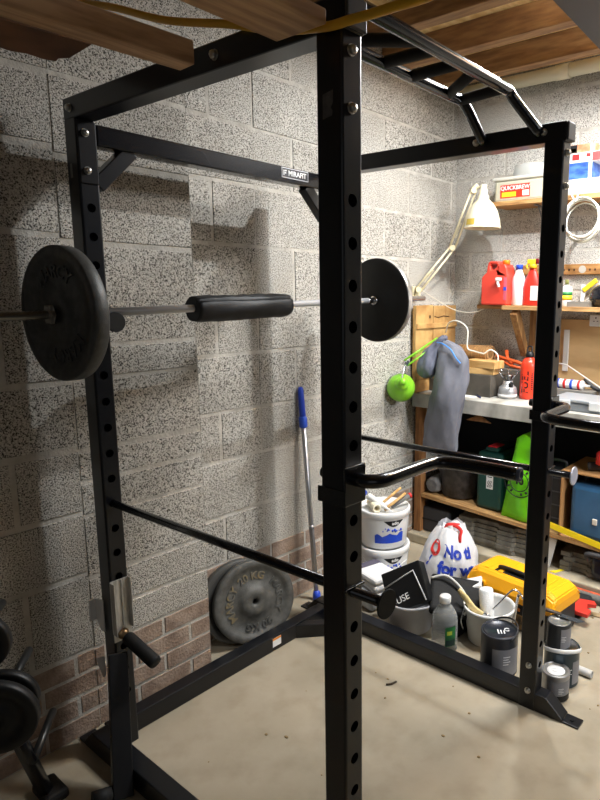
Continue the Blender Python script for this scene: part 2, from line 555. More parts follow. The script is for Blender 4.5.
# front bracket plates behind the top bolts
for x, y in ((0, 0),):
    mb = MB(); mb.box((x - 0.0275, y - HB - 0.004, 1.845), (x + 0.0275, y - HB, 2.018), bevel=0.003)
    mb.build('bracket_plate', mat('satin_black_plate', (38, 38, 40), 0.3, 0.3), rack)
# multi grip pull-up bar
pu = MB()
zb = 2.166
for yb, yt in ((-0.977, -0.915), (-0.766, -0.742)):
    pts = bez([(0.035, yb, 2.052), (0.12, yt - 0.01, 2.14), (0.15, yt, zb), (0.20, yt, zb), (0.52, yt, zb), (0.85, yt, zb), (0.895, yt, zb), (0.925, yt - 0.01, 2.14), (W - 0.035, yb, 2.052)], 7)
    pu.tube(pts, 0.0175, 16)
pub = pu.build('pull_up_bar', M_STEEL2, rack)
for a, c in (((0.15, -0.742), (0.16, -0.915)), ((0.29, -0.742), (0.415, -0.91)), ((0.485, -0.742), (0.485, -0.912)), ((0.615, -0.742), (0.61, -0.914)), ((0.82, -0.742), (0.69, -0.91)), ((0.893, -0.742), (0.866, -0.912))):
    mb = MB(); mb.cyl((a[0], a[1], zb), (c[0], c[1], zb), 0.0165, n=16); mb.build('grip', M_RUBBER, pub)
# sign on the rear beam
mb = MB(); mb.box((0.748, -HB - 0.0012, 1.975), (0.889, -HB - 0.0002, 2.013)); sp = mb.build('badge', mat('badge_white', (215, 215, 220), 0.4), rack)
sp['label'] = 'small black and white maker badge'
mb = MB(); mb.box((0.7505, -HB - 0.0018, 1.9775), (0.8865, -HB - 0.001, 2.0105)); mb.build('badge_field', mat('badge_black', (22, 22, 30), 0.4), sp)
text('MIRAFIT', 0.0265, face_my((0.829, -HB - 0.002, 1.9935)), M_WHITEP, sp, bold=0.0006)
mb = MB(); Mx = face_my((0.756, -HB - 0.002, 1.984))
mb.prism([(0, 0), (0.004, 0), (0.004, 0.019), (0, 0.019)], 0.0004, Mx); mb.prism([(0.006, 0.014), (0.016, 0.016), (0.016, 0.020), (0.006, 0.019)], 0.0004, Mx); mb.prism([(0.006, 0.006), (0.014, 0.007), (0.014, 0.011), (0.006, 0.011)], 0.0004, Mx)
mb.build('emblem', M_WHITEP, sp)
mb = MB(); mb.prism([(0.0, 0.0), (0.024, 0.004), (0.026, 0.012), (0.021, 0.019), (0.027, 0.028), (0.027, 0.05), (0.0, 0.045)], 0.0005, frame((-HB - 0.0002, -1.008, 1.868), (0, -1, 0), (0, 0, 1)))
o = mb.build('torn_sticker', mat('torn_label', (92, 90, 88), 0.7, var=0.3, vscale=60), rack); o['label'] = 'torn grey paper sticker'
mb = MB(); mb.box((-HB - 0.0006, 0.006, 1.862), (-HB - 0.0001, 0.018, 1.902)); mb.build('paper_tag', mat('tag_grey', (120, 118, 112), 0.7), rack)
mb = MB(); mb.box((0.668, 0.0042, 0.020), (0.715, 0.0049, 0.060)); st = mb.build('warning_sticker', M_WHITEP, rack); st['label'] = 'white sticker with an orange band'
mb = MB(); mb.box((0.668, 0.0036, 0.050), (0.715, 0.0043, 0.060)); mb.build('band', mat('orange_print', (230, 140, 50), 0.5), st)

# pin-and-pipe safety bars
def spotter(x, y0, z0, y1, z1, label, endm):
    t = thing('safety_bar', (x, y1, z1), label, 'safety bar', 'pin pipe safety bars of the rack')
    mb = MB(); mb.cyl((x, y0, z0), (x, y1, z1), 0.0118, n=20); mb.build('rod', M_STEEL2, t)
    d = V((0, y1 - y0, z1 - z0)).normalized()
    mb = MB(); mb.lathe([(0.031, 0), (0.032, 0.001), (0.032, 0.004), (0.031, 0.005)], V((x, y1, z1)), d, 32)
    mb.build('end_disc', endm, t)
zz = lambda z, k: z - k * PITCH
spotter(0, -0.02, zz(ZB, 9), -1.147, zz(ZA, 9) + 0.002, 'long black safety bar between the left uprights with a dark end disc', M_RUBBER)
spotter(W, -0.02, 0.913, -1.141, zz(ZC, 9), 'long black safety bar on the far side with a pale shiny end disc', mat('pale_disc', (190, 192, 206), 0.3, 0.4))
for x, y, z in ((0, -DP, zz(ZA, 9)), (W, -DP, zz(ZC, 9))):
    mb = MB(); mb.box((x - 0.031, y - HB - 0.005, z + 0.010), (x + 0.031, y - HB, z + 0.016), bevel=0.001)
    mb.build('pin_clip', M_STEEL2, rack)

# dip handles on the front uprights
def dip(x, z, s, label):
    t = thing('dip_handle', (x, -DP - HB, z), label, 'dip handle', 'pair of angled dip handles')
    y0 = -DP - HB
    mb = MB(); pts = bez([(x, y0 - 0.002, z), (x + s * 0.004, y0 - 0.035, z), (x + s * 0.03, y0 - 0.056, z), (x + s * 0.10, y0 - 0.058, z), (x + s * 0.19, y0 - 0.060, z), (x + s * 0.222, y0 - 0.07, z), (x + s * 0.238, y0 - 0.10, z), (x + s * 0.248, y0 - 0.17, z), (x + s * 0.252, y0 - 0.262, z)], 7)
    mb.tube(pts, 0.0155, 18); mb.build('tube', M_STEEL2, t)
    p = V(pts[-1]); d = (p - V(pts[-3])).normalized()
    mb = MB(); mb.lathe([(0.0165, 0), (0.0165, 0.004), (0.013, 0.006), (0.008, 0.006), (0.007, 0.003), (0, 0.003)], p - d * 0.001, d, 24); mb.build('end_plug', mat('plug_blue_grey', (70, 74, 92), 0.4), t)
    mb = MB()
    mb.box((x - 0.033, y0 - 0.006, z - 0.055), (x + 0.033, y0 - 0.0005, z + 0.03), bevel=0.002)
    mb.box((x - 0.0345, y0 - 0.006, z - 0.055), (x - 0.0308, y0 + 0.074, z - 0.02), bevel=0.001)
    mb.build('mounting_plate', M_STEEL2, t)
    mb = MB(); mb.cyl((x, y0 + 0.0605, z), (x, y0 + 0.088, z), 0.013, n=18); mb.build('pin_end', M_RUBBER, t)
    return t
dip(0, 1.147, 1, 'black angled dip handle on the near middle upright')
dip(W, 1.162, -1, 'black angled dip handle on the right upright running out of the picture')

# ------------------------------------------------------------------ barbell, plates, hooks
BY = -0.09
def bz(x): return 1.4745 + 0.0245 * x
bar = thing('barbell', (0, BY, bz(0)), 'straight silver barbell with a threaded end resting across the rack', 'barbell')
mb = MB(); mb.cyl((-0.105, BY, bz(-0.105)), (1.19, BY, bz(1.19)), 0.0125, n=20); mb.build('shaft', mat('satin_chrome', (226, 226, 228), 0.38, 0.75), bar)
for xa, xb, m in ((-0.64, -0.105, M_DULLCHROME), (1.19, 1.63, M_CHROME)):
    prof = []
    L = xb - xa; n = int(L / 0.0065)
    for i in range(n + 1):
        r = 0.0128 if i % 2 == 0 else 0.0112
        prof.append((r, L * i / n))
    mb = MB(); mb.lathe(prof, (xa, BY, bz(xa)), (1, 0, 0.0245), 18); mb.build('threaded_sleeve', m, bar)
for x in (-0.100, 1.225):
    mb = MB(); mb.lathe([(0.0127, 0), (0.019, 0.002), (0.021, 0.008), (0.021, 0.016), (0.018, 0.02), (0.0127, 0.022)], (x, BY, bz(x)), (1, 0, 0.0245), 20); mb.build('inner_collar', M_CHROME, bar)
def plate_body(mb, R, T):
    """cast plate: axis +z, outer (lettered) face at z=T"""
    h = 0.0135
    mb.lathe([(h, 0), (R - 0.004, 0), (R, 0.004), (R, T - 0.004), (R - 0.004, T), (R - 0.030, T), (R - 0.036, T - 0.007), (R * 0.36, T - 0.007), (R * 0.34, T), (0.030, T), (0.027, T - 0.001), (h, T - 0.001), (h, 0)], n=64, cap=False)
def plate(name, M, R, T, m, label, group, words, tm=None, cat='weight plate'):
    t = bpy.data.objects.new(name, None); COL.objects.link(t); t.matrix_world = M; t.empty_display_size = 0.05
    tag(t, label, cat, group)
    mb = MB(); plate_body(mb, R, T); mb.build('disc', m, t)
    for body, ang, sz, tmat in words:
        rad = R * 0.62
        def wp(p, ang=ang, rad=rad):
            a = ang - p.x / rad
            q = rad + p.y
            return V((q * math.cos(a), q * math.sin(a), T - 0.006 + p.z))
        text(body, sz, None, tmat or m, t, extrude=0.003, bold=0.0009, warp=wp, name='raised_lettering')
    return t
R20 = 0.188
Ml = frame((-0.112, BY, bz(-0.112)), (0.087, -0.996, 0), (0, 0, 1))          # z -> -X
# left barbell plate: lettered face towards -X
plate('weight_plate', Ml, R20, 0.042, M_IRON, 'dark grey cast iron plate on the near threaded end of the barbell', 'large weight plates',
      [('MARCY', PI * 0.52, 0.052, None), ('MARCY', -PI * 0.40, 0.052, None)])
Mr = frame((1.243, BY, bz(1.243)), (0, 1, 0), (0, 0, 1))
plate('weight_plate', Mr, R20, 0.036, mat('black_iron', (34, 33, 32), 0.6, 0.1, c2=(27, 26, 25), vscale=10, bump=0.06, bscale=200), 'black weight plate with a bright worn rim on the far end of the barbell', 'large weight plates', [])
mb = MB(); mb.lathe([(R20 - 0.002, 0.0035), (R20 + 0.0006, 0.006), (R20 + 0.0006, 0.030), (R20 - 0.002, 0.0325)], n=64, cap=False); ro = mb.build('rim', mat('worn_rim', (188, 184, 178), 0.4, 0.5, c2=(120, 116, 110), vscale=14), None)
ro.parent = [o for o in COL.objects if o.get('label', '').startswith('black weight plate with a bright')][0]
# star collar on the near end
t = thing('star_collar', (-0.175, BY, bz(-0.175)), 'small silver star collar screwed against the near barbell plate', 'collar')
mb = MB(); poly = []
for k in range(12):
    a = PI / 6 * k; r = 0.030 if k % 2 == 0 else 0.020
    poly.append((r * math.cos(a), r * math.sin(a)))
mb.prism(poly, 0.012, frame((-0.164, BY, bz(-0.165)), (0, -1, 0), (0, 0, 1)), 0.002)
mb.build('star_nut', M_ZINC, t)
mb = MB(); mb.cyl((-0.155, BY, bz(-0.155)), (-0.164, BY, bz(-0.164)), 0.017, n=20); mb.build('washer', M_RUBBER, t)
# foam pad
t = thing('barbell_pad', (0.496, BY, bz(0.5)), 'thick black padded sleeve wrapped round the middle of the barbell', 'barbell pad')
mb = MB()
prof = [(0.013, 0.0), (0.036, 0.0), (0.044, 0.006), (0.0455, 0.02)]
n = 40; L = 0.420
rings = []
for i in range(26):
    x = L * i / 25
    e = min(i, 25 - i)
    rad = 0.041 if e == 0 else (0.0435 if e == 1 else 0.045)
    ring = []
    for k in range(n):
        a = 2 * PI * k / n
        r = rad + 0.0010 * math.sin(5 * a + x * 21) + 0.0007 * math.sin(x * 90 + a)
        da = abs((a - 2.35 + PI) % (2 * PI) - PI)          # seam groove
        if da < 0.14: r -= 0.008 * (1 - da / 0.14)
        xx = 0.284 + x
        ring.append(mb.bm.verts.new((xx, BY + r * math.cos(a), bz(xx) - 0.003 + r * math.sin(a))))
    rings.append(ring)
for a, c in zip(rings[:-1], rings[1:]):
    for k in range(n):
        f = mb._f([a[k], a[(k + 1) % n], c[(k + 1) % n], c[k]]); f.smooth = True
for ring, xx in ((rings[0], 0.286), (rings[-1], 0.702)):
    cen = [mb.bm.verts.new((xx, BY + 0.0127 * math.cos(2 * PI * k / n), bz(xx) + 0.0127 * math.sin(2 * PI * k / n))) for k in range(n)]
    for k in range(n): mb._f([ring[k], ring[(k + 1) % n], cen[(k + 1) % n], cen[k]])
mb.build('foam_sleeve', mat('black_vinyl', (17, 17, 20), 0.55, bump=0.05, bscale=60), t)
mb = MB()
for s in (-1, 1):
    pts = []
    for i in range(13):
        xx = 0.292 + 0.40 * i / 12
        a = 2.35 + s * 0.17
        pts.append((xx, BY + 0.0452 * math.cos(a), bz(xx) - 0.003 + 0.0452 * math.sin(a)))
    mb.tube(pts, 0.0012, 6)
mb.build('seam', M_RUBBER, t)
# roller hooks carrying the bar
def roller_hook(x, label):
    z = bz(x) - 0.0125 - 0.0095
    t = thing('bar_hook', (x, -HB, z), label, 'bar hook', 'roller hooks carrying the barbell')
    mb = MB(); mb.box((x - 0.018, -HB - 0.005, z - 0.035), (x + 0.018, -HB - 0.0006, z + 0.03), bevel=0.002); mb.build('back_plate', M_STEEL2, t)
    mb = MB(); mb.cyl((x, -HB - 0.004, z), (x, -0.128, z), 0.0095, n=18); mb.build('peg', M_RUBBER, t)
    mb = MB(); mb.lathe([(0.028, 0), (0.0295, 0.002), (0.0295, 0.009), (0.028, 0.011)], (x, -0.122, z - 0.006), (0, -1, 0), 28); mb.build('end_stop', M_RUBBER, t)
roller_hook(-0.004, 'black roller hook holding up the near end of the barbell')
roller_hook(W, 'black roller hook holding up the far end of the barbell')

# spare silver hooks low on the left rear upright
def silver_hook(base, M, label):
    t = bpy.data.objects.new('spare_hook', None); COL.objects.link(t); t.matrix_world = M; t.empty_display_size = 0.05
    tag(t, label, 'bar hook', 'spare silver hooks on the left rear upright')
    mb = MB()
    mb.box((-0.033, -0.004, 0.0), (0.028, 0.0, 0.215), bevel=0.001)
    mb.box((-0.034, -0.026, 0.03), (-0.030, 0.001, 0.212), bevel=0.001)
    mb.box((0.000, -0.009, 0.05), (0.006, -0.003, 0.213), bevel=0.002)
    mb.box((0.025, -0.022, 0.04), (0.029, 0.001, 0.215), bevel=0.001)
    mb.build('bracket', mat('bright_steel', (214, 212, 206), 0.42, 0.55, c2=(176, 174, 168), vscale=20, stretch=(8, 8, 1)), t)
    d = V((0.10, -0.85, -0.30)).normalized()
    p = V((-0.005, -0.004, 0.028))
    mb = MB(); mb.lathe([(0.017, 0), (0.019, 0.006), (0.017, 0.014), (0.013, 0.02), (0.016, 0.026), (0.016, 0.03)], p, d, 20); mb.build('ferrule', mat('brassy_steel', (150, 128, 98), 0.35, 1.0), t)
    mb = MB(); mb.lathe([(0.017, 0.026), (0.0205, 0.03), (0.0215, 0.04), (0.0215, 0.165), (0.0195, 0.172), (0.012, 0.174), (0, 0.174)], p, d, 24); mb.build('foam_roller', M_RUBBER, t)
    return t
silver_hook(None, Matrix.Translation((0, -HB - 0.001, 0.392)), 'silver bracket with a long black foam roller low on the left rear upright')
t = thing('spare_bracket', (-0.06, 0.05, 0.42), 'small bent silver bracket behind the left rear upright', 'bar hook')
mb = MB(); Mx = frame((-0.034, 0.070, 0.415), (0, -1, 0), (0, 0, 1))
mb.prism([(0, 0.035), (0.03, 0.0), (0.052, 0.0), (0.052, 0.115), (0.0, 0.105)], 0.004, Mx, 0.001)
mb.box((-0.058, 0.067, 0.445), (-0.036, 0.071, 0.52), bevel=0.001); mb.build('bracket', mat('pale_steel', (226, 226, 226), 0.4, 0.15), t)
mb = MB(); mb.prism([(0.0, 0.055), (0.042, 0.0), (0.058, 0.012), (0.058, 0.085)], 0.004, frame((-0.034, 0.095, 0.235), (0, -1, 0), (0, 0, 1)), 0.001)
tag(mb.build('spare_bracket', mat('grey_steel_plate', (196, 196, 196), 0.4, 0.2)), 'triangular grey metal plate sticking out low behind the left rear upright', 'bracket')

# square bar leaning on the upright below the hook
t = thing('leaning_bar', (-0.10, -0.19, 0.05), 'black square steel bar leaning on the left rear upright below the silver hook', 'bar')
p0, p1 = V((-0.142, -0.235, 0.003)), V((-0.042, -0.066, 0.375)); d = (p1 - p0)
zx = d.normalized(); xx_ = V((1, -0.25, 0)); xx_ = (xx_ - zx * xx_.dot(zx)).normalized(); yy_ = zx.cross(xx_)
Mx = Matrix((xx_, yy_, zx)).transposed().to_4x4(); Mx.translation = p0
mb = MB(); mb.box((-0.029, -0.016, 0), (0.029, 0.016, d.length), Mx, bevel=0.003); mb.build('tube', mat('satin_black', (20, 20, 22), 0.4), t)
mb = MB(); mb.cyl(Mx @ V((-0.033, 0, 0.02)), Mx @ V((-0.085, 0, 0.02)), 0.024, n=22); mb.build('roller', M_RUBBER, t)
mb = MB(); mb.cyl(Mx @ V((-0.0295, 0, 0.02)), Mx @ V((-0.034, 0, 0.02)), 0.014, n=18); mb.build('washer', M_ZINC, t)

# plates leaning against the wall
def lean(px, py, tilt, yawd, R, m, label, words):
    # axis direction (outwards): towards -Y, tipped upwards
    a = V((math.sin(math.radians(yawd)), -math.cos(math.radians(yawd)) * math.cos(tilt), math.sin(tilt))).normalized()
    x = V((0, 0, 1)).cross(a).normalized(); y = a.cross(x)
    c = V((px, py, 0)) + y * R
    c.z += 0.0
    M = Matrix((x, y, a)).transposed().to_4x4(); M.translation = c
    return plate('weight_plate', M, R, 0.034, m, label, 'large weight plates', words)
lean(0.685, 0.132, math.radians(10), -18, 0.184, M_IRONG, 'grey cast iron plate leaning on the wall, front one of two, lettered face out',
     [('20 KG', PI * 0.52, 0.046, M_GOLDRUB), ('MARCY', PI * 0.03, 0.046, None), ('20 KG', -PI * 0.48, 0.046, None), ('MARCY', PI * 0.97, 0.046, M_GOLDRUB)])
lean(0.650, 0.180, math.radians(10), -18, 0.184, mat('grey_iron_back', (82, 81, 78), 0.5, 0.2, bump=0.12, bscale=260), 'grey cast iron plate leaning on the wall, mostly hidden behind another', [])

# silver pole with blue grip
t = thing('telescopic_pole', (1.12, 0.20, 0), 'silver pole with a blue grip leaning upright against the block wall', 'pole')
p0, p1 = V((1.118, 0.185, 0.0)), V((1.105, 0.262, 1.062)); d = p1 - p0
mb = MB(); mb.cyl(p0 + d * 0.02, p0 + d * 0.9, 0.0125, n=16); mb.cyl(p0 + d * 0.35, p0 + d * 0.37, 0.0135, n=16); mb.build('shaft', mat('brushed_aluminium', (186, 186, 190), 0.35, 0.9), t)
mb = MB(); mb.lathe([(0.013, 0), (0.016, 0.01), (0.015, 0.10), (0.014, 0.16), (0.010, 0.172), (0, 0.175)], p0 + d * 0.86, d, 18); mb.build('grip', mat('blue_plastic', (40, 72, 190), 0.4), t)
mb = MB(); mb.lathe([(0.014, 0), (0.020, 0.005), (0.020, 0.05), (0.014, 0.06)], p0 + d * 0.835, d, 18); mb.build('locking_collar', mat('blue_plastic_bright', (52, 96, 224), 0.4), t)
mb = MB(); mb.lathe([(0.02, 0), (0.02, 0.03), (0.013, 0.05)], p0, d, 18); mb.build('tip', mat('blue_plastic', (40, 72, 190)), t)

# ------------------------------------------------------------------ weight tree on the left
tree = thing('plate_tree', (-0.40, -0.12, 0), 'black steel plate tree with bare pegs at the left edge by the wall', 'plate tree')
mb = MB()
mb.tube([(-0.285, -0.055, 0.02), (-0.375, -0.105, 0.34), (-0.46, -0.15, 0.70)], 0.019, 4, flat=(1.1, 1.1)); mb.build('leg', M_STEEL, tree)
mb = MB()
mb.tube([(-0.63, -0.255, 0.02), (-0.54, -0.20, 0.34), (-0.46, -0.15, 0.70)], 0.019, 4, flat=(1.1, 1.1)); mb.build('leg', M_STEEL, tree)
mb = MB(); mb.box((-0.49, -0.18, 0.66), (-0.43, -0.12, 1.0), bevel=0.004); mb.build('post', M_STEEL, tree)
for p in ((-0.275, -0.05, 0.0), (-0.64, -0.26, 0.0)):
    mb = MB(); mb.box((p[0] - 0.03, p[1] - 0.05, 0), (p[0] + 0.04, p[1] + 0.06, 0.034), bevel=0.012); mb.build('foot', M_RUBBER, tree)
for a, c in (((-0.335, -0.12, 0.20), (-0.205, 0.045, 0.215)), ((-0.40, -0.13, 0.435), (-0.255, 0.045, 0.452)), ((-0.45, -0.13, 0.62), (-0.312, 0.045, 0.632))):
    mb = MB(); d = (V(c) - V(a)); L = d.length
    mb.lathe([(0.0115, 0), (0.0115, L - 0.006), (0.008, L), (0, L)], a, d, 16)
    mb.build('peg', mat('dark_peg_steel', (64, 64, 64), 0.35, 0.7), tree)
mb = MB(); mb.cyl((-0.335, -0.12, 0.20), (-0.36, -0.09, 0.30), 0.012, n=14); mb.build('strut', M_STEEL, tree)
def disc_at(p, R, T, label, m):
    a = V((-0.13, -0.165, -0.017)).normalized()
    x = V((0, 0, 1)).cross(a).normalized(); y = a.cross(x)
    M = Matrix((x, y, a)).transposed().to_4x4(); M.translation = p
    plate('weight_plate', M, R, T, m, label, 'small weight plates on the tree', [], cat='weight plate')
pa, pd = V((-0.40, -0.13, 0.435)), V((0.145, 0.175, 0.017)).normalized()
M_TP = mat('black_iron_small', (30, 30, 31), 0.45, 0.1, bump=0.05, bscale=200)
disc_at(pa + pd * 0.035 + V((0, 0, -0.010)), 0.088, 0.028, 'smaller black plate behind the front one on the plate tree at left', M_TP)
disc_at(pa - pd * 0.035 + V((0, 0, -0.010)), 0.108, 0.030, 'black weight plate nearest the camera on the plate tree at left edge', M_TP)
disc_at(V((-0.45, -0.13, 0.62)) + pd * 0.03, 0.085, 0.028, 'topmost black plate on the tree, cut by the left edge', M_TP)

# ------------------------------------------------------------------ timber and hose stored overhead
M_TIMB = wood('rough_timber', (190, 154, 116), (152, 116, 82), (2.2, 22, 22))
M_PLANK = wood('pine_plank', (196, 156, 110), (160, 120, 80), (2.0, 18, 18))
def beam_between(p0, p1, w, h, m, name, label, cat):
    p0, p1 = V(p0), V(p1); d = p1 - p0
    x = d.normalized(); y = V((0, 0, 1)).cross(x).normalized()
    mb = MB(); mb.box((0, -w / 2, 0), (d.length, w / 2, h), frame(p0, x, y), bevel=0.003)
    return tag(mb.build(name, m), label, cat)
beam_between((-0.072, -0.638, 2.022), (-1.5, -0.545, 2.022), 0.06, 0.05, M_TIMB, 'timber_length', 'rough brown timber length ending beside the top beam of the rack at upper left', 'timber')
beam_between((-0.093, -1.016, 2.0), (-1.4, -1.005, 2.0), 0.13, 0.026, M_PLANK, 'plank', 'wide brown plank end beside the top of the near middle upright', 'plank')
mb = MB()
pl = [(-0.100, -0.285), (-0.09, -0.15), (-0.105, -0.12), (-0.10, -0.095), (-0.13, -0.085), (-0.17, -0.09), (-0.2, -0.075), (-0.24, -0.08), (-0.95, 0.10), (-0.95, -0.20)]
mb.prism(pl, 0.012, Matrix.Translation((0, 0, 2.137)))
tag(mb.build('hardboard_sheet', mat('brown_hardboard', (112, 74, 46), 0.8, c2=(84, 54, 34), vscale=8)), 'brown board with a torn edge stored above the timber at upper left', 'board')
mb = MB(); mb.tube(bez([(-0.048, 0.11, 2.37), (-0.048, -0.036, 2.319), (-0.048, -0.291, 2.239), (-0.048, -0.525, 2.153), (-0.048, -0.759, 2.09), (-0.048, -0.897, 2.047), (-0.048, -1.031, 2.022), (-0.048, -1.095, 2.019), (-0.048, -1.186, 2.016), (-0.048, -1.32, 2.02), (-0.048, -1.6, 2.08)], 8), 0.0085, 14)
tag(mb.build('yellow_hose', mat('yellow_pipe', (216, 164, 38), 0.45)), 'yellow pipe sagging across the top of the picture in front of the rack', 'pipe')
mb = MB(); mb.box((1.30, -0.98, 2.660), (2.35, -0.768, 2.672), frame((0, 0, 0), (1, 0.04, 0), (-0.04, 1, 0)) @ Matrix.Translation((0, -0.07, 0)), bevel=0.003)
tag(mb.build('ceiling_sheet', mat('grey_sheet', (34, 33, 32), 0.6)), 'dark grey sheet fixed under the joists at the top right corner', 'sheet')

# ------------------------------------------------------------------ shelves on the end wall
M_SHELF = wood('shelf_pine', (190, 150, 98), (150, 110, 66), (18, 2.0, 18))
b = MB(); b.box((2.31, -1.6, 2.037), (XW - 0.001, -0.075, 2.0615), bevel=0.002)
tag(b.build('shelf', M_SHELF), 'upper wooden wall shelf carrying the tea tub and cartons', 'shelf')
b = MB(); b.box((2.27, -1.6, 1.450), (XW - 0.001, -0.19, 1.474), bevel=0.002)
sh2 = tag(b.build('shelf', M_SHELF), 'lower wooden wall shelf carrying plastic bottles', 'shelf')
def bracket(x0, y, z, drop, reach, m, label):
    mb = MB()
    mb.box((XW - 0.006, y - 0.012, z - drop), (XW - 0.001, y + 0.012, z), bevel=0.001)
    mb.box((XW - reach, y - 0.012, z - 0.006), (XW - 0.001, y + 0.012, z - 0.001), bevel=0.001)
    mb.tube([(XW - 0.006, y, z - drop * 0.75), (XW - reach * 0.75, y, z - 0.006)], 0.004, 8)
    tag(mb.build('shelf_bracket', m), label, 'bracket')
bracket(0, -0.335, 2.036, 0.17, 0.15, mat('grey_bracket', (120, 122, 128), 0.4, 0.6), 'grey metal bracket under the upper shelf below the tea tub')
t = thing('wooden_bracket', (2.4, -0.28, 1.2), 'wedge shaped wooden bracket under the lower wall shelf', 'bracket')
M_WB = wood('bracket_pine', (176, 134, 84), (138, 98, 58), (18, 18, 2))
mb = MB(); mb.box((XW - 0.03, -0.325, 1.17), (XW - 0.001, -0.275, 1.449), bevel=0.002); mb.build('upright', M_WB, t)
mb = MB(); mb.prism([(0.03, 0.03), (0.06, 0.0), (0.225, 0.255), (0.19, 0.279), (0.17, 0.279)], 0.04, frame((XW, -0.28, 1.17), (-1, 0, 0), (0, 0, 1)), 0.002); mb.build('strut', M_WB, t)
# pegged rail
t = thing('wall_rail', (XW - 0.02, -0.5, 1.655), 'wooden rail with slots fixed to the wall above the lower shelf', 'rail')
mb = MB(); mb.box((XW - 0.024, -1.6, 1.652), (XW - 0.001, -0.17, 1.710), bevel=0.003); rl = mb.build('rail', wood('rail_pine', (184, 138, 82), (146, 100, 54), (18, 2, 18)), t)
for y in (-0.47, -0.50, -0.53, -0.62, -0.65):
    mb = MB(); mb.box((XW - 0.0255, y - 0.006, 1.672), (XW - 0.0238, y + 0.004, 1.684), frame((0, 0, 0), (1, 0, 0), (0, 1, 0))); mb.build('slot', mat('dark_slot', (74, 48, 26), 0.9), t)
mb = MB(); mb.lathe([(0.021, 0), (0.021, 0.0015)], (XW - 0.024, -0.578, 1.680), (-1, 0, 0), 24); mb.build('hole', mat('hole_grey', (176, 170, 160), 0.9), t)
# board behind the bench, socket, trim
b = MB(); b.box((XW - 0.014, -1.6, 1.00), (XW - 0.001, -0.39, 1.40), bevel=0.002)
tag(b.build('back_board', mat('brown_ply', (216, 180, 128), 0.75, c2=(192, 154, 104), vscale=3, stretch=(1, 1, 3))), 'brown plywood board on the wall behind the bench at right', 'board')
b = MB(); b.box((XW - 0.030, -0.523, 1.10), (XW - 0.0145, -0.493, 1.34), bevel=0.002)
tag(b.build('batten', mat('pale_batten', (206, 204, 198), 0.6)), 'short pale batten upright against the brown plywood', 'batten')
t = thing('socket', (XW - 0.02, -0.69, 1.37), 'white double wall socket at right edge under the lower shelf', 'socket')
mb = MB(); mb.box((XW - 0.05, -0.79, 1.366), (XW - 0.0145, -0.645, 1.432), bevel=0.006); mb.build('box', M_WHITE, t)
for yc in (-0.682, -0.752):
    mb = MB()
    mb.box((XW - 0.0508, yc - 0.003, 1.408), (XW - 0.0495, yc + 0.003, 1.418)); mb.box((XW - 0.0508, yc - 0.014, 1.393), (XW - 0.0495, yc - 0.006, 1.397)); mb.box((XW - 0.0508, yc + 0.006, 1.393), (XW - 0.0495, yc + 0.014, 1.397))
    mb.build('pin_slots', M_DARKP, t)

# upper shelf items
Z1 = 2.062
t = thing('tea_tub', (2.41, -0.25, Z1), 'clear cream plastic tub with a red tea label on the upper shelf', 'tub')
M_CLEAR = mat('frosted_plastic', (226, 222, 200), 0.35, trans=0.35, ior=1.3)
mb = MB(); mb.box((2.345, -0.405, Z1), (2.485, -0.075, Z1 + 0.118), bevel=0.014); mb.build('body', M_CLEAR, t)
mb = MB(); mb.box((2.336, -0.415, Z1 + 0.116), (2.492, -0.065, Z1 + 0.136), bevel=0.008); mb.build('rim', mat('frosted_lid', (232, 230, 220), 0.3, trans=0.3, ior=1.3), t)
mb = MB(); mb.box((2.3432, -0.30, Z1 + 0.020), (2.3446, -0.115, Z1 + 0.092)); lb = mb.build('label', mat('label_red', (206, 52, 30), 0.45), t); lb['label'] = 'red label with white lettering'
mb = MB(); mb.box((2.3425, -0.215, Z1 + 0.026), (2.3431, -0.125, Z1 + 0.052)); mb.build('yellow_panel', M_YELP, lb)
mb = MB(); mb.box((2.3425, -0.295, Z1 + 0.026), (2.3431, -0.255, Z1 + 0.056)); mb.build('white_panel', M_WHITEP, lb)
text('QUICKBREW', 0.031, face_mx((2.3424, -0.2075, Z1 + 0.073)), M_WHITEP, lb, bold=0.0006)
t2 = thing('clear_box', (2.42, -0.26, Z1 + 0.137), 'empty clear plastic box upside down on top of the tea tub', 'box')
mb = MB(); mb.lathe([(0.105, 0), (0.108, 0.004), (0.096, 0.06), (0.088, 0.07), (0, 0.071)], (2.42, -0.262, Z1 + 0.1365), (0, 0, 1), 36, squash=(0.55, 1.0)); mb.build('box_body', mat('clear_plastic', (225, 226, 222), 0.25, trans=0.5, ior=1.2), t2)
mb = MB(); mb.box((2.36, -0.475, Z1), (2.44, -0.425, Z1 + 0.082), bevel=0.002)
tag(mb.build('cream_carton', mat('cream_card', (222, 214, 186), 0.6)), 'small cream carton between the tea tub and the right upright', 'carton')
def carton(name, x0, x1, y0, y1, z0, z1, m, label, parts):
    t = thing(name, ((x0 + x1) / 2, (y0 + y1) / 2, z0), label, 'carton', 'cartons stacked on the upper shelf')
    mb = MB(); mb.box((x0, y0, z0), (x1, y1, z1), bevel=0.0015); mb.build('box', m, t)
    for nm, a, c, za, zb, mm in parts:
        mb = MB(); mb.box((x0 - 0.0012, a, za), (x0 - 0.0002, c, zb)); mb.build(nm, mm, t)
    return t
c0 = Z1 + 0.082
mb = MB(); mb.box((2.33, -1.0, Z1), (2.48, -0.485, c0 - 0.0005), bevel=0.006)
tag(mb.build('white_case', mat('white_case', (178, 176, 170), 0.45)), 'long white flat case under the stacked cartons on the upper shelf', 'case')
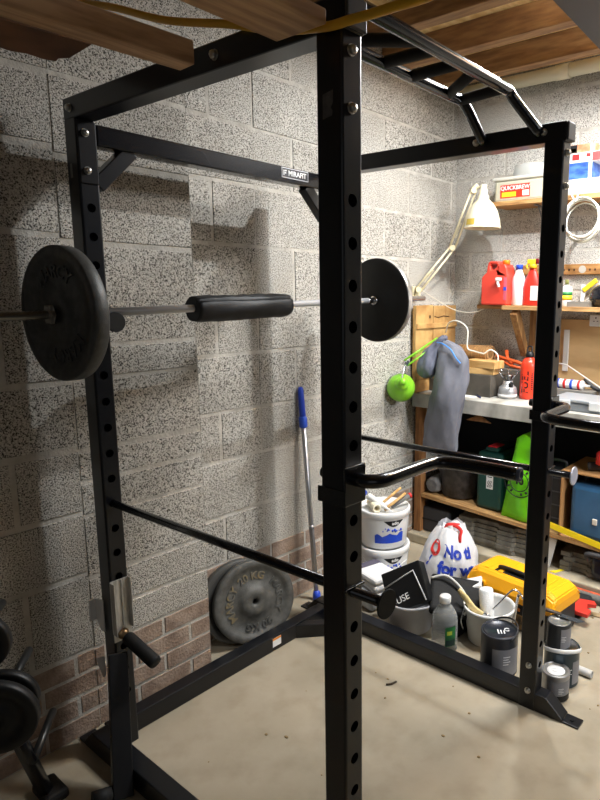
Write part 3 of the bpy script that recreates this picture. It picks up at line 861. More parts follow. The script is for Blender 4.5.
carton('blue_carton', 2.35, 2.47, -0.645, -0.50, c0, c0 + 0.085, mat('card_blue', (30, 66, 156), 0.5, c2=(70, 112, 190), vscale=14, stretch=(1, 1, 3)), 'blue printed carton at the bottom of the stack on the upper shelf',
       [('end_flap', -0.645, -0.628, c0 + 0.002, c0 + 0.083, M_WHITEP)])
carton('red_white_carton', 2.35, 2.46, -0.69, -0.50, c0 + 0.0855, c0 + 0.135, mat('card_white', (228, 224, 218), 0.5), 'white carton with red pictures, middle of the stack on the upper shelf',
       [('red_picture', -0.575, -0.535, c0 + 0.098, c0 + 0.128, M_REDP), ('red_picture', -0.635, -0.612, c0 + 0.110, c0 + 0.128, M_REDP), ('red_end', -0.688, -0.645, c0 + 0.088, c0 + 0.132, mat('card_red', (206, 70, 70), 0.5))])
carton('tan_carton', 2.355, 2.455, -0.655, -0.505, c0 + 0.1355, c0 + 0.178, mat('card_tan', (206, 160, 124), 0.55, c2=(176, 112, 78), vscale=20), 'tan and black picture carton, topmost of the stack on the upper shelf',
       [('black_panel', -0.558, -0.506, c0 + 0.137, c0 + 0.176, M_DARKP), ('yellow_mark', -0.552, -0.522, c0 + 0.141, c0 + 0.160, M_YELP), ('peach_end', -0.654, -0.628, c0 + 0.137, c0 + 0.176, mat('card_peach', (226, 180, 150), 0.55))])
# coil of white cable hanging from the shelf
t = thing('cable_coil', (2.30, -0.63, 1.83), 'coil of white cable hanging below the upper shelf right of the rack', 'cable')
mb = MB()
for k in range(7):
    R = 0.095 + random.uniform(-0.006, 0.007); ox = 2.268 + 0.006 * k
    pts = [(ox + 0.004 * math.sin(a * 2 + k), -0.632 + random.uniform(-0.001, 0.001) + R * math.cos(a), 1.940 + R * 1.06 * math.sin(a) - 0.004 * k) for a in [2 * PI * i / 40 for i in range(40)]]
    mb.tube(pts, 0.0042, 8, closed=True)
mb.build('windings', mat('white_cable', (228, 226, 214), 0.45), t)
mb = MB(); mb.tube(bez([(2.30, -0.60, 2.066), (2.278, -0.605, 2.07), (2.268, -0.61, 2.05), (2.268, -0.60, 2.02), (2.28, -0.575, 2.05), (2.30, -0.56, 2.068)], 6), 0.0042, 8); mb.build('tie', MATS['white_cable'], t)

# lower shelf bottles
Z2 = 1.4745
M_JUG = mat('red_plastic', (222, 74, 56), 0.35, c2=(208, 60, 46), vscale=5)
t = thing('red_jug', (2.36, -0.12, Z2), 'red plastic jug with a moulded handle and orange cap on the lower shelf', 'jug')
mb = MB()
Mx = face_mx((2.40, -0.035, Z2))
out = [(0.005, 0.0), (0.165, 0.0), (0.172, 0.008), (0.172, 0.17), (0.165, 0.215), (0.150, 0.235), (0.122, 0.235), (0.118, 0.225), (0.118, 0.238), (0.105, 0.252), (0.055, 0.254), (0.042, 0.245), (0.036, 0.225), (0.032, 0.19), (0.005, 0.165), (0.0, 0.155), (0.0, 0.008)]
hole = [(0.062, 0.205), (0.058, 0.225), (0.066, 0.236), (0.095, 0.234), (0.103, 0.226), (0.090, 0.212), (0.076, 0.202)]
bm2 = bmesh.new()
def ring_prism(mb, outer, inner, depth, M, bevel):
    b = bmesh.new()
    def loop(poly, z): return [b.verts.new((x, y, z)) for x, y in poly]
    o0, o1 = loop(outer, 0), loop(outer, depth); i0, i1 = loop(inner, 0), loop(inner, depth)
    def edges(vs): return [b.edges.new((vs[k], vs[(k + 1) % len(vs)])) for k in range(len(vs))]
    for o, i in ((o0, i0), (o1, i1)):
        bmesh.ops.triangle_fill(b, use_beauty=True, use_dissolve=False, edges=edges(o) + edges(i))
    for a, c in ((o0, o1), (i0, i1)):
        for k in range(len(a)):
            b.faces.new([a[k], a[(k + 1) % len(a)], c[(k + 1) % len(a)], c[k]])
    bmesh.ops.recalc_face_normals(b, faces=b.faces[:])
    if bevel:
        es = [e for e in b.edges if len(e.link_faces) == 2 and e.calc_face_angle(0) > 1.2]
        bmesh.ops.bevel(b, geom=es, offset=bevel, segments=3, affect='EDGES', profile=0.5)
    mb._merge(b, M)
ring_prism(mb, out, hole, 0.105, Mx, 0.010)
mb.build('body', M_JUG, t)
mb = MB(); mb.lathe([(0.021, 0), (0.021, 0.022), (0.019, 0.026), (0, 0.027)], (2.345, -0.171, Z2 + 0.234), (0, 0, 1), 24); mb.build('cap', mat('orange_plastic', (236, 130, 30), 0.4), t)
mb = MB(); mb.box((2.2935, -0.204, Z2 + 0.03), (2.2949, -0.185, Z2 + 0.16)); lb = mb.build('label', mat('label_pink', (200, 90, 110), 0.5), t); lb['label'] = 'narrow label with blue band'
mb = MB(); mb.box((2.2925, -0.204, Z2 + 0.085), (2.2934, -0.185, Z2 + 0.105)); mb.build('blue_band', M_BLUEP, lb)
mb = MB(); mb.tube(bez([(2.294, -0.155, Z2 + 0.145), (2.275, -0.165, Z2 + 0.15), (2.272, -0.158, Z2 + 0.13), (2.274, -0.165, Z2 + 0.105)], 6), 0.008, 10); mb.box((2.262, -0.175, Z2 + 0.14), (2.292, -0.145, Z2 + 0.158), bevel=0.004); mb.build('spray_trigger', M_WHITE, t)
t = thing('green_jug', (2.44, 0.02, Z2), 'dark green plastic container behind the red jug on the lower shelf', 'jug')
mb = MB(); mb.lathe([(0.045, 0), (0.05, 0.006), (0.05, 0.10), (0.035, 0.14), (0.018, 0.155), (0.018, 0.175), (0, 0.176)], (2.44, -0.012, Z2), (0, 0, 1), 28); mb.build('body', mat('green_plastic', (34, 104, 54), 0.4), t)
mb = MB(); mb.lathe([(0.02, 0), (0.02, 0.025), (0, 0.026)], (2.44, -0.012, Z2 + 0.176), (0, 0, 1), 20); mb.build('cap', M_CAP, t)
b = MB(); b.box((2.40, -0.188, Z2 - 0.024), (XW - 0.001, 0.05, Z2 - 0.0006), bevel=0.002)
tag(b.build('shelf_offcut', M_SHELF), 'short wooden shelf end under the green container', 'shelf')
t = thing('white_bottle', (2.38, -0.24, Z2), 'white bottle with a blue cap beside the red jug', 'bottle')
mb = MB(); mb.lathe([(0.035, 0), (0.040, 0.005), (0.040, 0.135), (0.036, 0.16), (0.020, 0.195), (0.018, 0.205), (0, 0.206)], (2.38, -0.238, Z2), (0, 0, 1), 28); mb.build('body', mat('white_bottle', (232, 234, 240), 0.35), t)
mb = MB(); mb.lathe([(0.0205, 0), (0.0205, 0.024), (0.018, 0.027), (0, 0.0275)], (2.38, -0.238, Z2 + 0.206), (0, 0, 1), 24); mb.build('cap', M_BLUEP, t)
t = thing('spray_bottle', (2.38, -0.33, Z2), 'red spray bottle with a yellow trigger head on the lower shelf', 'bottle')
mb = MB(); mb.lathe([(0.052, 0), (0.057, 0.006), (0.057, 0.10), (0.050, 0.135), (0.026, 0.19), (0.020, 0.20), (0.020, 0.215), (0, 0.216)], (2.38, -0.325, Z2), (0, 0, 1), 28, squash=(0.6, 1)); mb.build('body', mat('red_bottle', (208, 48, 36), 0.35), t)
mb = MB()
ang = [PI + 0.25 + 0.5 * k / 8 for k in range(9)]
mb.box((2.3435, -0.376, Z2 + 0.03), (2.3455, -0.33, Z2 + 0.112), bevel=0.0005); mb.build('label', M_WHITEP, t)
mb = MB(); mb.lathe([(0.022, 0), (0.022, 0.022), (0.018, 0.024)], (2.38, -0.325, Z2 + 0.212), (0, 0, 1), 20); mb.box((2.362, -0.342, Z2 + 0.234), (2.398, -0.292, Z2 + 0.262), bevel=0.006); mb.tube(bez([(2.37, -0.298, Z2 + 0.24), (2.368, -0.29, Z2 + 0.225), (2.366, -0.296, Z2 + 0.21)], 5), 0.005, 8); mb.build('trigger_head', M_YELP, t)
mb = MB(); mb.box((2.366, -0.366, Z2 + 0.236), (2.394, -0.3425, Z2 + 0.266), bevel=0.006); mb.build('nozzle', mat('dark_red_plastic', (120, 24, 28), 0.4), t)
t = thing('small_bottle', (2.39, -0.53, Z2), 'small white bottle with a green and yellow label right of the rack', 'bottle')
mb = MB(); mb.lathe([(0.028, 0), (0.031, 0.004), (0.031, 0.10), (0.027, 0.108), (0.012, 0.112), (0.012, 0.118), (0, 0.119)], (2.39, -0.528, Z2), (0, 0, 1), 28); mb.build('body', M_WHITE, t)
mb = MB(); mb.lathe([(0.0315, 0.035), (0.0318, 0.035), (0.0318, 0.06), (0.0315, 0.06)], (2.39, -0.528, Z2), (0, 0, 1), 28, cap=False); mb.build('yellow_band', M_YELP, t)
mb = MB(); mb.lathe([(0.0315, 0.06), (0.0318, 0.06), (0.0318, 0.08), (0.0315, 0.08)], (2.39, -0.528, Z2), (0, 0, 1), 28, cap=False); mb.build('green_band', mat('green_print', (44, 120, 60), 0.5), t)
mb = MB(); mb.lathe([(0.011, 0), (0.010, 0.028), (0, 0.029)], (2.39, -0.528, Z2 + 0.119), (0, 0, 1), 16); mb.build('cap', mat('olive_cap', (120, 120, 60), 0.5), t)
t = thing('tray', (2.36, -0.60, Z2), 'low grey metal tray on the lower shelf beside the small bottle', 'tray')
mb = MB()
ring_prism(mb, [(0, 0), (0.13, 0), (0.13, 0.12), (0, 0.12)], [(0.004, 0.004), (0.126, 0.004), (0.126, 0.116), (0.004, 0.116)], 0.028, frame((2.30, -0.675, Z2), (0, 1, 0), (-1, 0, 0)) @ Matrix.Scale(-1, 4, (0, 0, 1)) if False else Matrix.Translation((2.30, -0.69, Z2)), 0)
mb.box((2.301, -0.689, Z2), (2.429, -0.571, Z2 + 0.003)); mb.build('pan', mat('grey_tin', (150, 146, 138), 0.45, 0.5), t)
t = thing('scraper', (2.45, -0.59, Z2), 'yellow handled scraper leaning against the wall above the lower shelf', 'scraper')
Mx = frame((2.455, -0.655, Z2 + 0.03), (0, -0.5, -0.86), (0, -0.86, 0.5))
mb = MB(); mb.box((-0.115, -0.013, -0.008), (-0.02, 0.013, 0.008), frame((2.475, -0.575, Z2 + 0.075), (0, 0.78, -0.62), (0, 0.62, 0.78)), bevel=0.004); mb.build('handle', M_YELP, t)
mb = MB(); mb.prism([(0, 0), (0.018, -0.004), (0.035, 0.115), (0.005, 0.12)], 0.004, face_mx((2.478, -0.575, Z2 + 0.004)), 0.001); mb.build('blade', M_WHITE, t)
t = thing('black_helmet', (2.40, -0.73, Z2), 'round black shiny helmet at the right end of the lower shelf', 'helmet')
mb = MB(); mb.sphere((2.40, -0.735, Z2 + 0.055), 0.075, 28, (1, 1, 0.9)); mb.lathe([(0.074, 0), (0.077, 0.004), (0.077, 0.02), (0.074, 0.026)], (2.40, -0.735, Z2 + 0.0355), (0, 0, 1), 32)
o = mb.build('shell', mat('black_gloss', (22, 23, 28), 0.15, coat=0.5), t)
for v in o.data.vertices:
    if v.co.z < 0.001: v.co.z = 0.001

# ------------------------------------------------------------------ bench
XB = 2.03
ZB_ = 0.945
bench = thing('workbench', (2.25, -0.6, 0.06), 'wooden workbench with a pale marble pattern top along the end wall', 'workbench')
M_MARB = mat('marble_vinyl', (196, 194, 186), 0.4, c2=(150, 148, 140), vscale=6, stretch=(1, 1.4, 1))
b = MB(); b.box((XB, -1.7, 0.862), (XW - 0.001, YW - 0.012, ZB_ ), bevel=0.003); b.build('worktop', M_MARB, bench)
b = MB(); b.box((XB + 0.03, 0.214, 0.0605), (XB + 0.085, 0.264, 0.8615), bevel=0.003); b.build('leg', wood('bench_pine', (164, 116, 70), (126, 84, 48), (16, 16, 2)), bench)
b = MB(); b.box((XB + 0.03, -1.55, 0.0605), (XB + 0.08, -1.50, 0.8615), bevel=0.003); b.build('leg', MATS['bench_pine'], bench)
def lowz(y): return 0.285 + 0.052 * (y + 0.3)
Rs = Matrix.Rotation(0.0, 4, 'X')
b = MB()
ya, yb = -1.6, 0.21
q = []
for x in (XB + 0.03, XW - 0.002):
    for y in (ya, yb):
        q.append((x, y))
vs = b.verts([(x, y, lowz(y) - 0.02) for x, y in q] + [(x, y, lowz(y)) for x, y in q])
for f in ((0, 2, 3, 1), (4, 5, 7, 6), (0, 1, 5, 4), (2, 6, 7, 3), (0, 4, 6, 2), (1, 3, 7, 5)):
    b._f([vs[i] for i in f])
b.build('lower_shelf', MATS['shelf_pine'], bench)
b = MB(); b.prism([(0, 0), (0.16, 0), (0.08, 0.04)], 0.01, frame((XB + 0.04, -0.10, 0.821), (0, -1, 0), (0, 0, 1))); b.build('corner_block', MATS['bench_pine'], bench)
# dark sheet across the back under the bench
b = MB(); b.box((XW - 0.03, -1.7, 0.061), (XW - 0.002, YW - 0.02, 0.861)); b.build('dark_sheet', mat('dark_under_bench', (34, 34, 38), 0.9), bench)
vs = [(XB + 0.0285, -0.645), (XB + 0.0285, -1.3)]
b = MB()
qa = b.verts([(XB + 0.0292, -0.63, 0.334), (XB + 0.0292, -1.4, 0.201), (XB + 0.0292, -1.4, 0.167), (XB + 0.0292, -0.63, 0.300),
              (XB + 0.0262, -0.63, 0.334), (XB + 0.0262, -1.4, 0.201), (XB + 0.0262, -1.4, 0.167), (XB + 0.0262, -0.63, 0.300)])
for f in ((0, 1, 2, 3), (7, 6, 5, 4), (0, 4, 5, 1), (1, 5, 6, 2), (2, 6, 7, 3), (3, 7, 4, 0)): b._f([qa[i] for i in f])
tag(b.build('yellow_strip', mat('yellow_tape', (238, 212, 30), 0.5)), 'bright yellow strip along the front edge of the low shelf at right', 'strip')

# bench top: pine board against the block wall
t = thing('pine_board', (2.24, 0.25, ZB_), 'old pine panel board leaning on the block wall at the bench end', 'board')
M_PB = wood('old_pine', (204, 166, 106), (164, 122, 70), (3, 18, 3))
mb = MB()
for x0, x1, d in ((2.018, 2.115, 0.0), (2.118, 2.20, 0.004), (2.203, 2.33, 0.0), (2.333, 2.46, 0.002)):
    mb.box((x0, 0.236 + d, ZB_ + 0.002), (x1, 0.262, 1.468 + random.uniform(-0.004, 0.004)), bevel=0.003)
mb.build('planks', M_PB, t)
for za, zb in ((1.33, 1.36), (1.03, 1.08)):
    mb = MB(); mb.box((2.02, 0.226, za), (2.455, 0.2355, zb), bevel=0.002); mb.build('cross_rail', M_PB, t)
mb = MB(); mb.box((2.16, 0.2345, 1.39), (2.168, 0.239, 1.408)); mb.tube([(2.21, 0.2345, 1.40), (2.25, 0.2345, 1.392), (2.31, 0.2345, 1.402), (2.37, 0.2345, 1.396)], 0.0025, 6); mb.build('split', mat('dark_split', (72, 44, 24), 0.9), t)

# cream anglepoise lamp
M_CREAM = mat('cream_enamel', (226, 214, 178), 0.35)
t = thing('desk_lamp', (2.20, 0.20, ZB_), 'cream jointed work lamp with a bell shade fixed to the block wall', 'lamp')
base, elb, tip = V((2.05, 0.245, 1.560)), V((2.22, 0.125, 1.806)), V((2.255, 0.01, 2.125))
mb = MB(); mb.box((base.x - 0.02, YW - 0.012, base.z - 0.06), (base.x + 0.02, YW + 0.003, base.z + 0.02), bevel=0.003); mb.cyl((base.x, YW - 0.01, base.z - 0.03), (base.x, base.y, base.z - 0.03), 0.012, n=14); mb.cyl((base.x, base.y, base.z - 0.05), (base.x, base.y, base.z), 0.012, n=14); mb.build('wall_bracket', M_CREAM, t)
def arm_pair(p, q, m, off=0.016, r=0.006):
    mb = MB(); d = (q - p).normalized(); s = d.cross(V((0.784, 0.596, 0))).normalized() * off
    mb.cyl(p + s, q + s * 0.8, r, n=8); mb.cyl(p - s, q - s * 0.8, r, n=8)
    n = 26
    pts = [p + d * (0.06 + 0.09 * k / 40) + V((0, 0, 0)) + s * 0.2 + (Matrix.Rotation(k * 1.6, 3, d) @ (s.normalized() * 0.006)) for k in range(40)]
    mb.tube(pts, 0.0015, 5)
    return mb
arm_pair(base, elb, M_CREAM).build('lower_arm', M_CREAM, t)
arm_pair(elb, tip, M_CREAM).build('upper_arm', M_CREAM, t)
for p in (base, elb, tip):
    mb = MB(); mb.cyl(p + V((0.015, 0.012, 0)), p - V((0.015, 0.012, 0)), 0.017, n=18); mb.build('joint', M_CREAM, t)
hc = V((2.25, -0.058, 2.13))
mb = MB(); mb.tube([tip, (tip + hc) / 2 + V((0, 0, 0.012)), hc + V((0, 0.0, 0.015))], 0.006, 10); mb.cyl(tip + V((0, 0.02, 0.0)), tip + V((0, -0.025, 0.03)), 0.012, n=12); mb.build('head_bracket', M_CREAM, t)
mb = MB(); mb.lathe([(0.016, 0.022), (0.019, 0.018), (0.019, -0.004), (0.024, -0.008), (0.024, -0.03), (0.032, -0.042), (0.034, -0.06), (0.060, -0.085), (0.085, -0.125), (0.099, -0.175), (0.104, -0.215), (0.107, -0.218), (0.105, -0.221), (0.101, -0.214), (0.095, -0.175), (0.081, -0.127), (0.056, -0.09), (0.026, -0.064), (0, -0.06)], hc, (0.0, 0.0, 1), 44, cap=False); sh = mb.build('shade', mat('cream_shade', (236, 228, 200), 0.3), t)
mb = MB()
q = []
Rz = 0.0925
for k in range(7):
    a = PI + 0.05 - 0.62 * k / 6 + 0.0
    for dz, rr_ in ((-0.205, 0.1040), (-0.172, 0.0995)):
        q.append(mb.bm.verts.new((hc.x + (rr_ + 0.0006) * math.cos(a), hc.y + (rr_ + 0.0006) * math.sin(a), hc.z + dz)))
for k in range(6): mb._f([q[2 * k], q[2 * k + 1], q[2 * k + 3], q[2 * k + 2]])
lb = mb.build('label', mat('gold_label', (206, 178, 70), 0.45), sh); lb['label'] = 'small gold sticker on the shade'
mb = MB(); mb.sphere((hc.x, hc.y, hc.z - 0.13), 0.03, 16, (1, 1, 1.3)); mb.build('bulb', mat('bulb_glass', (235, 232, 222), 0.2), t)
mb = MB(); mb.tube(bez([base + V((0.01, -0.01, 0.0)), (2.30, 0.19, 1.455), (2.33, 0.10, 1.428), (2.35, 0.02, 1.432), (2.36, -0.02, 1.45)], 8), 0.0025, 8); mb.build('flex', mat('cream_flex', (222, 216, 198), 0.5), t)

# green lamp hanging over the bench end
M_GRN = mat('lime_enamel', (124, 192, 46), 0.3)
t = thing('desk_lamp', (2.07, 0.12, ZB_), 'lime green jointed desk lamp hanging down at the bench end', 'lamp')
p, q = V((1.83, 0.168, 1.150)), V((2.06, 0.105, 1.270))
arm_pair(p, q, M_GRN, 0.017, 0.006).build('arm', M_GRN, t)
mb = MB(); mb.cyl((2.10, 0.10, ZB_ + 0.0), (2.075, 0.10, 1.275), 0.008, n=12); mb.box((2.08, 0.075, ZB_), (2.13, 0.125, ZB_ + 0.03), bevel=0.004); mb.build('post', M_GRN, t)
ax = V((-0.66, -0.60, 0.40)).normalized(); sc = V((1.80, 0.172, 1.030))
mb = MB(); mb.tube(bez([p, p + V((-0.015, 0.0, -0.03)), sc + ax * 0.03 + V((0, 0, 0.035)), sc + ax * 0.055], 6), 0.005, 10); mb.cyl(p + V((0.0, 0.012, 0)), p - V((0.0, 0.012, 0)), 0.015, n=14); mb.build('head_bracket', M_CHROME, t)
mb = MB(); mb.lathe([(0.0, 0.074), (0.016, 0.073), (0.018, 0.068), (0.018, 0.045), (0.034, 0.04), (0.038, 0.034), (0.038, 0.012), (0.052, 0.004), (0.070, -0.02), (0.080, -0.05), (0.082, -0.075), (0.079, -0.075), (0.076, -0.05), (0.066, -0.022), (0.03, 0.004), (0, 0.006)], sc, ax, 40, cap=False); mb.build('shade', M_GRN, t)

# grey drawstring bag draped over the bench edge
M_GBAG = mat('grey_nylon', (114, 116, 126), 0.65, c2=(98, 100, 110), vscale=6, bump=0.35, bscale=16)
t = thing('drawstring_bag', (1.96, 0.0, 0.7), 'long grey cloth bag draped over the bench edge', 'bag')
def blob(mb, ctr, n=40):
    """ctr: list of (x, y, z, rx, ry)"""
    rings = []
    for i, (x, y, z, rx, ry) in enumerate(ctr):
        ring = []
        for k in range(n):
            a = 2 * PI * k / n
            f = 1 + 0.07 * math.sin(3 * a + i * 0.35) + 0.05 * math.sin(7 * a - i * 0.5) + 0.03 * math.sin(11 * a + i)
            ring.append(mb.bm.verts.new((x + rx * f * math.cos(a), y + ry * f * math.sin(a), z + 0.006 * math.sin(5 * a + i))))
        rings.append(ring)
    for a, c in zip(rings[:-1], rings[1:]):
        for k in range(n):
            f = mb._f([a[k], a[(k + 1) % n], c[(k + 1) % n], c[k]]); f.smooth = True
    mb._f(list(reversed(rings[0]))); mb._f(rings[-1])
mb = MB()
ctl = [(1.955, 0.010, 0.645, 0.030, 0.10), (1.950, 0.005, 0.66, 0.040, 0.112), (1.950, -0.005, 0.75, 0.052, 0.112), (1.950, -0.022, 0.86, 0.060, 0.108), (1.950, -0.035, 0.95, 0.064, 0.106), (1.962, -0.045, 1.04, 0.066, 0.103), (1.98, -0.045, 1.12, 0.064, 0.100), (1.995, -0.04, 1.19, 0.058, 0.092), (2.005, -0.018, 1.235, 0.046, 0.072), (2.01, 0.012, 1.262, 0.030, 0.042), (2.012, 0.030, 1.275, 0.012, 0.016)]
cc = bez([c[:3] for c in ctl], 3); rads = bez([(c[3], c[4], 0) for c in ctl], 3)
blob(mb, [(a.x, a.y, a.z, max(r.x, 0.004), max(r.y, 0.004)) for a, r in zip(cc, rads)])
mb.build('body', M_GBAG, t)
mb = MB()
ctl = [(1.97, 0.115, 1.06, 0.02, 0.025), (1.962, 0.115, 1.075, 0.04, 0.05), (1.96, 0.112, 1.12, 0.052, 0.062), (1.97, 0.105, 1.17, 0.05, 0.058), (1.985, 0.09, 1.22, 0.04, 0.045), (2.0, 0.065, 1.255, 0.03, 0.032), (2.008, 0.04, 1.285, 0.026, 0.028), (2.01, 0.03, 1.30, 0.01, 0.012)]
cc = bez([c[:3] for c in ctl], 3); rads = bez([(c[3], c[4], 0) for c in ctl], 3)
blob(mb, [(a.x, a.y, a.z, max(r.x, 0.004), max(r.y, 0.004)) for a, r in zip(cc, rads)])
mb.build('gathered_top', mat('grey_nylon_top', (108, 112, 128), 0.65, c2=(84, 88, 104), vscale=9, bump=0.6, bscale=22), t)  # bluer, slightly darker nylon for the gathered top
mb = MB(); mb.tube(bez([(1.965, 0.05, 1.265), (1.945, 0.0, 1.262), (1.935, -0.06, 1.235), (1.93, -0.10, 1.19), (1.94, -0.125, 1.16)], 6), 0.004, 8, flat=(1, 1)); dc = mb.build('cord', mat('blue_cord', (70, 140, 220), 0.5), t)

# small things along the bench top
mb = MB()
Mx = frame((2.33, -0.10, 1.125), (0, -1, 0.12), (-1, 0, 0))
t = thing('slatted_roll', (2.35, 0.02, 1.06), 'roll of tan ribbed wooden matting on the bench', 'roll')
mb = MB()
a0, a1 = V((2.36, 0.20, 1.168)), V((2.33, -0.095, 1.178)); d = (a1 - a0)
prof = []
for k in range(29):
    prof.append((0.057 if k % 2 == 0 else 0.050, d.length * k / 28))
mb.lathe(prof, a0, d, 24); mb.build('slats', mat('tan_slats', (176, 134, 84), 0.7, c2=(128, 92, 54), vscale=20, stretch=(1, 12, 1)), t)
mb = MB(); mb.lathe([(0.048, 0), (0.02, 0.001), (0.018, -0.01), (0, -0.01)], a1, d, 24); mb.build('end_core', mat('tan_end', (150, 112, 70), 0.8), t)
b = MB(); b.box((2.17, -0.19, ZB_), (2.42, 0.24, 1.075), bevel=0.004)
tag(b.build('dark_box', mat('dark_grey_box', (92, 86, 78), 0.7, c2=(70, 65, 58), vscale=8)), 'dark grey box on the bench under the roll and the wooden blocks', 'box')
M_BLK = wood('pale_wood_block', (216, 176, 116), (186, 142, 84), (8, 2, 8))
b = MB(); b.box((-0.045, -0.10, 0), (0.045, 0.10, 0.035), Matrix.Translation((2.225, -0.095, 1.0755)) @ Matrix.Rotation(0.08, 4, 'Z'), bevel=0.003)
tag(b.build('wood_block', M_BLK), 'pale wooden block on the bench, lower of the two', 'wood block', 'pale wooden blocks on the bench')
b = MB(); b.box((-0.055, -0.10, 0), (0.055, 0.10, 0.044), Matrix.Translation((2.235, -0.112, 1.111)) @ Matrix.Rotation(-0.05, 4, 'Z'), bevel=0.003)
tag(b.build('wood_block', M_BLK), 'pale wooden block on the bench, upper of the two', 'wood block', 'pale wooden blocks on the bench')
mb = MB(); mb.tube(bez([(2.30, 0.21, 1.30), (2.27, 0.17, 1.36), (2.26, 0.10, 1.375), (2.26, 0.03, 1.33), (2.25, 0.02, 1.22), (2.25, -0.03, 1.20), (2.24, -0.10, 1.19)] , 8), 0.0045, 8)
mb.tube(bez([(2.24, -0.10, 1.19), (2.25, -0.14, 1.215), (2.25, -0.185, 1.19), (2.25, -0.185, 1.14), (2.24, -0.15, 1.115), (2.24, -0.12, 1.12)], 8), 0.0045, 8)
tag(mb.build('white_cable', mat('white_flex', (226, 224, 214), 0.45)), 'white cable looping over the pine board and the ribbed roll', 'cable')
# camping stove
t = thing('camping_stove', (2.24, -0.255, ZB_), 'silver camping stove burner standing on the bench', 'stove')
sx, sy = 2.24, -0.265
mb = MB(); mb.lathe([(0.050, 0), (0.055, 0.006), (0.055, 0.04), (0.050, 0.062), (0.036, 0.072), (0.030, 0.080), (0.028, 0.10)], (sx, sy, ZB_ + 0.001), (0, 0, 1), 32); mb.build('canister', mat('satin_steel', (176, 176, 178), 0.42, 0.6), t)
mb = MB(); mb.lathe([(0.0552, 0.010), (0.0556, 0.010), (0.0556, 0.024), (0.0552, 0.024)], (sx, sy, ZB_ + 0.001), (0, 0, 1), 32, cap=False); mb.build('label_band', M_WHITEP, t)
mb = MB(); mb.lathe([(0.012, 0.10), (0.022, 0.105), (0.026, 0.12), (0.03, 0.125), (0.03, 0.135), (0, 0.136)], (sx, sy, ZB_ + 0.001), (0, 0, 1), 24); mb.build('burner', M_DULLCHROME, t)
for k in range(4):
    a = 0.5 + k * PI / 2
    mb = MB(); mb.tube([(sx + 0.02 * math.cos(a), sy + 0.02 * math.sin(a), ZB_ + 0.11), (sx + 0.05 * math.cos(a), sy + 0.05 * math.sin(a), ZB_ + 0.145), (sx + 0.062 * math.cos(a), sy + 0.062 * math.sin(a), ZB_ + 0.163), (sx + 0.03 * math.cos(a), sy + 0.03 * math.sin(a), ZB_ + 0.160)], 0.004, 8); mb.build('pan_support', M_CHROME, t)
mb = MB(); mb.tube([(sx - 0.015, sy - 0.015, ZB_ + 0.09), (sx - 0.055, sy - 0.045, ZB_ + 0.085)], 0.004, 8); mb.cyl((sx - 0.05, sy - 0.045, ZB_ + 0.075), (sx - 0.058, sy - 0.05, ZB_ + 0.098), 0.012, n=14); mb.build('valve', M_DARKP, t)
# red fuel bottle
t = thing('fuel_bottle', (2.29, -0.375, ZB_), 'red metal fuel bottle with black cap standing on the bench', 'bottle')
fx, fy = 2.29, -0.372
mb = MB(); mb.lathe([(0.045, 0), (0.049, 0.005), (0.050, 0.02), (0.050, 0.185), (0.047, 0.205), (0.034, 0.228), (0.022, 0.236), (0.020, 0.242), (0, 0.243)], (fx, fy, ZB_ + 0.001), (0, 0, 1), 40); mb.build('body', mat('red_enamel', (222, 60, 36), 0.3), t)
mb = MB(); mb.lathe([(0.022, 0), (0.024, 0.004), (0.024, 0.018), (0.018, 0.03), (0.013, 0.034)], (fx, fy, ZB_ + 0.240), (0, 0, 1), 24); mb.tube(bez([(fx - 0.01, fy + 0.014, ZB_ + 0.262), (fx, fy + 0.012, ZB_ + 0.298), (fx, fy - 0.012, ZB_ + 0.298), (fx - 0.01, fy - 0.014, ZB_ + 0.262)], 5), 0.0045, 8); mb.build('cap', M_DARKP, t)
def cylwrap(cx, cy, R, a_mid, z0, rot=0.0):
    ca, sa = math.cos(rot), math.sin(rot)
    def w(p):
        x, y = p.x * ca - p.y * sa, p.x * sa + p.y * ca
        a = a_mid + x / R
        r = R + 0.0006 + p.z
        return V((cx + r * math.cos(a), cy + r * math.sin(a), z0 + y))
    return w
AC = math.atan2(-1.897 + 0.37, -0.947 - 2.29)           # towards the room
text('FUEL', 0.060, None, M_DARKP, t, warp=cylwrap(fx, fy, 0.050, AC - 0.42, ZB_ + 0.10, PI / 2), bold=0.001)
text('750 ml max', 0.016, None, M_DARKP, t, warp=cylwrap(fx, fy, 0.050, AC + 0.42, ZB_ + 0.09, PI / 2)) if False else None
mb = MB()
for k in range(9):
    a = AC + 0.35
    z = ZB_ + 0.06 + 0.011 * k
    mb.prism([(-0.005, 0), (0.005, 0), (0.005, 0.006), (-0.005, 0.006)], 0.0006, frame((fx + 0.0504 * math.cos(a), fy + 0.0504 * math.sin(a), z), (-math.sin(a), math.cos(a), 0), (0, 0, 1)))
mb.build('small_print', M_DARKP, t)
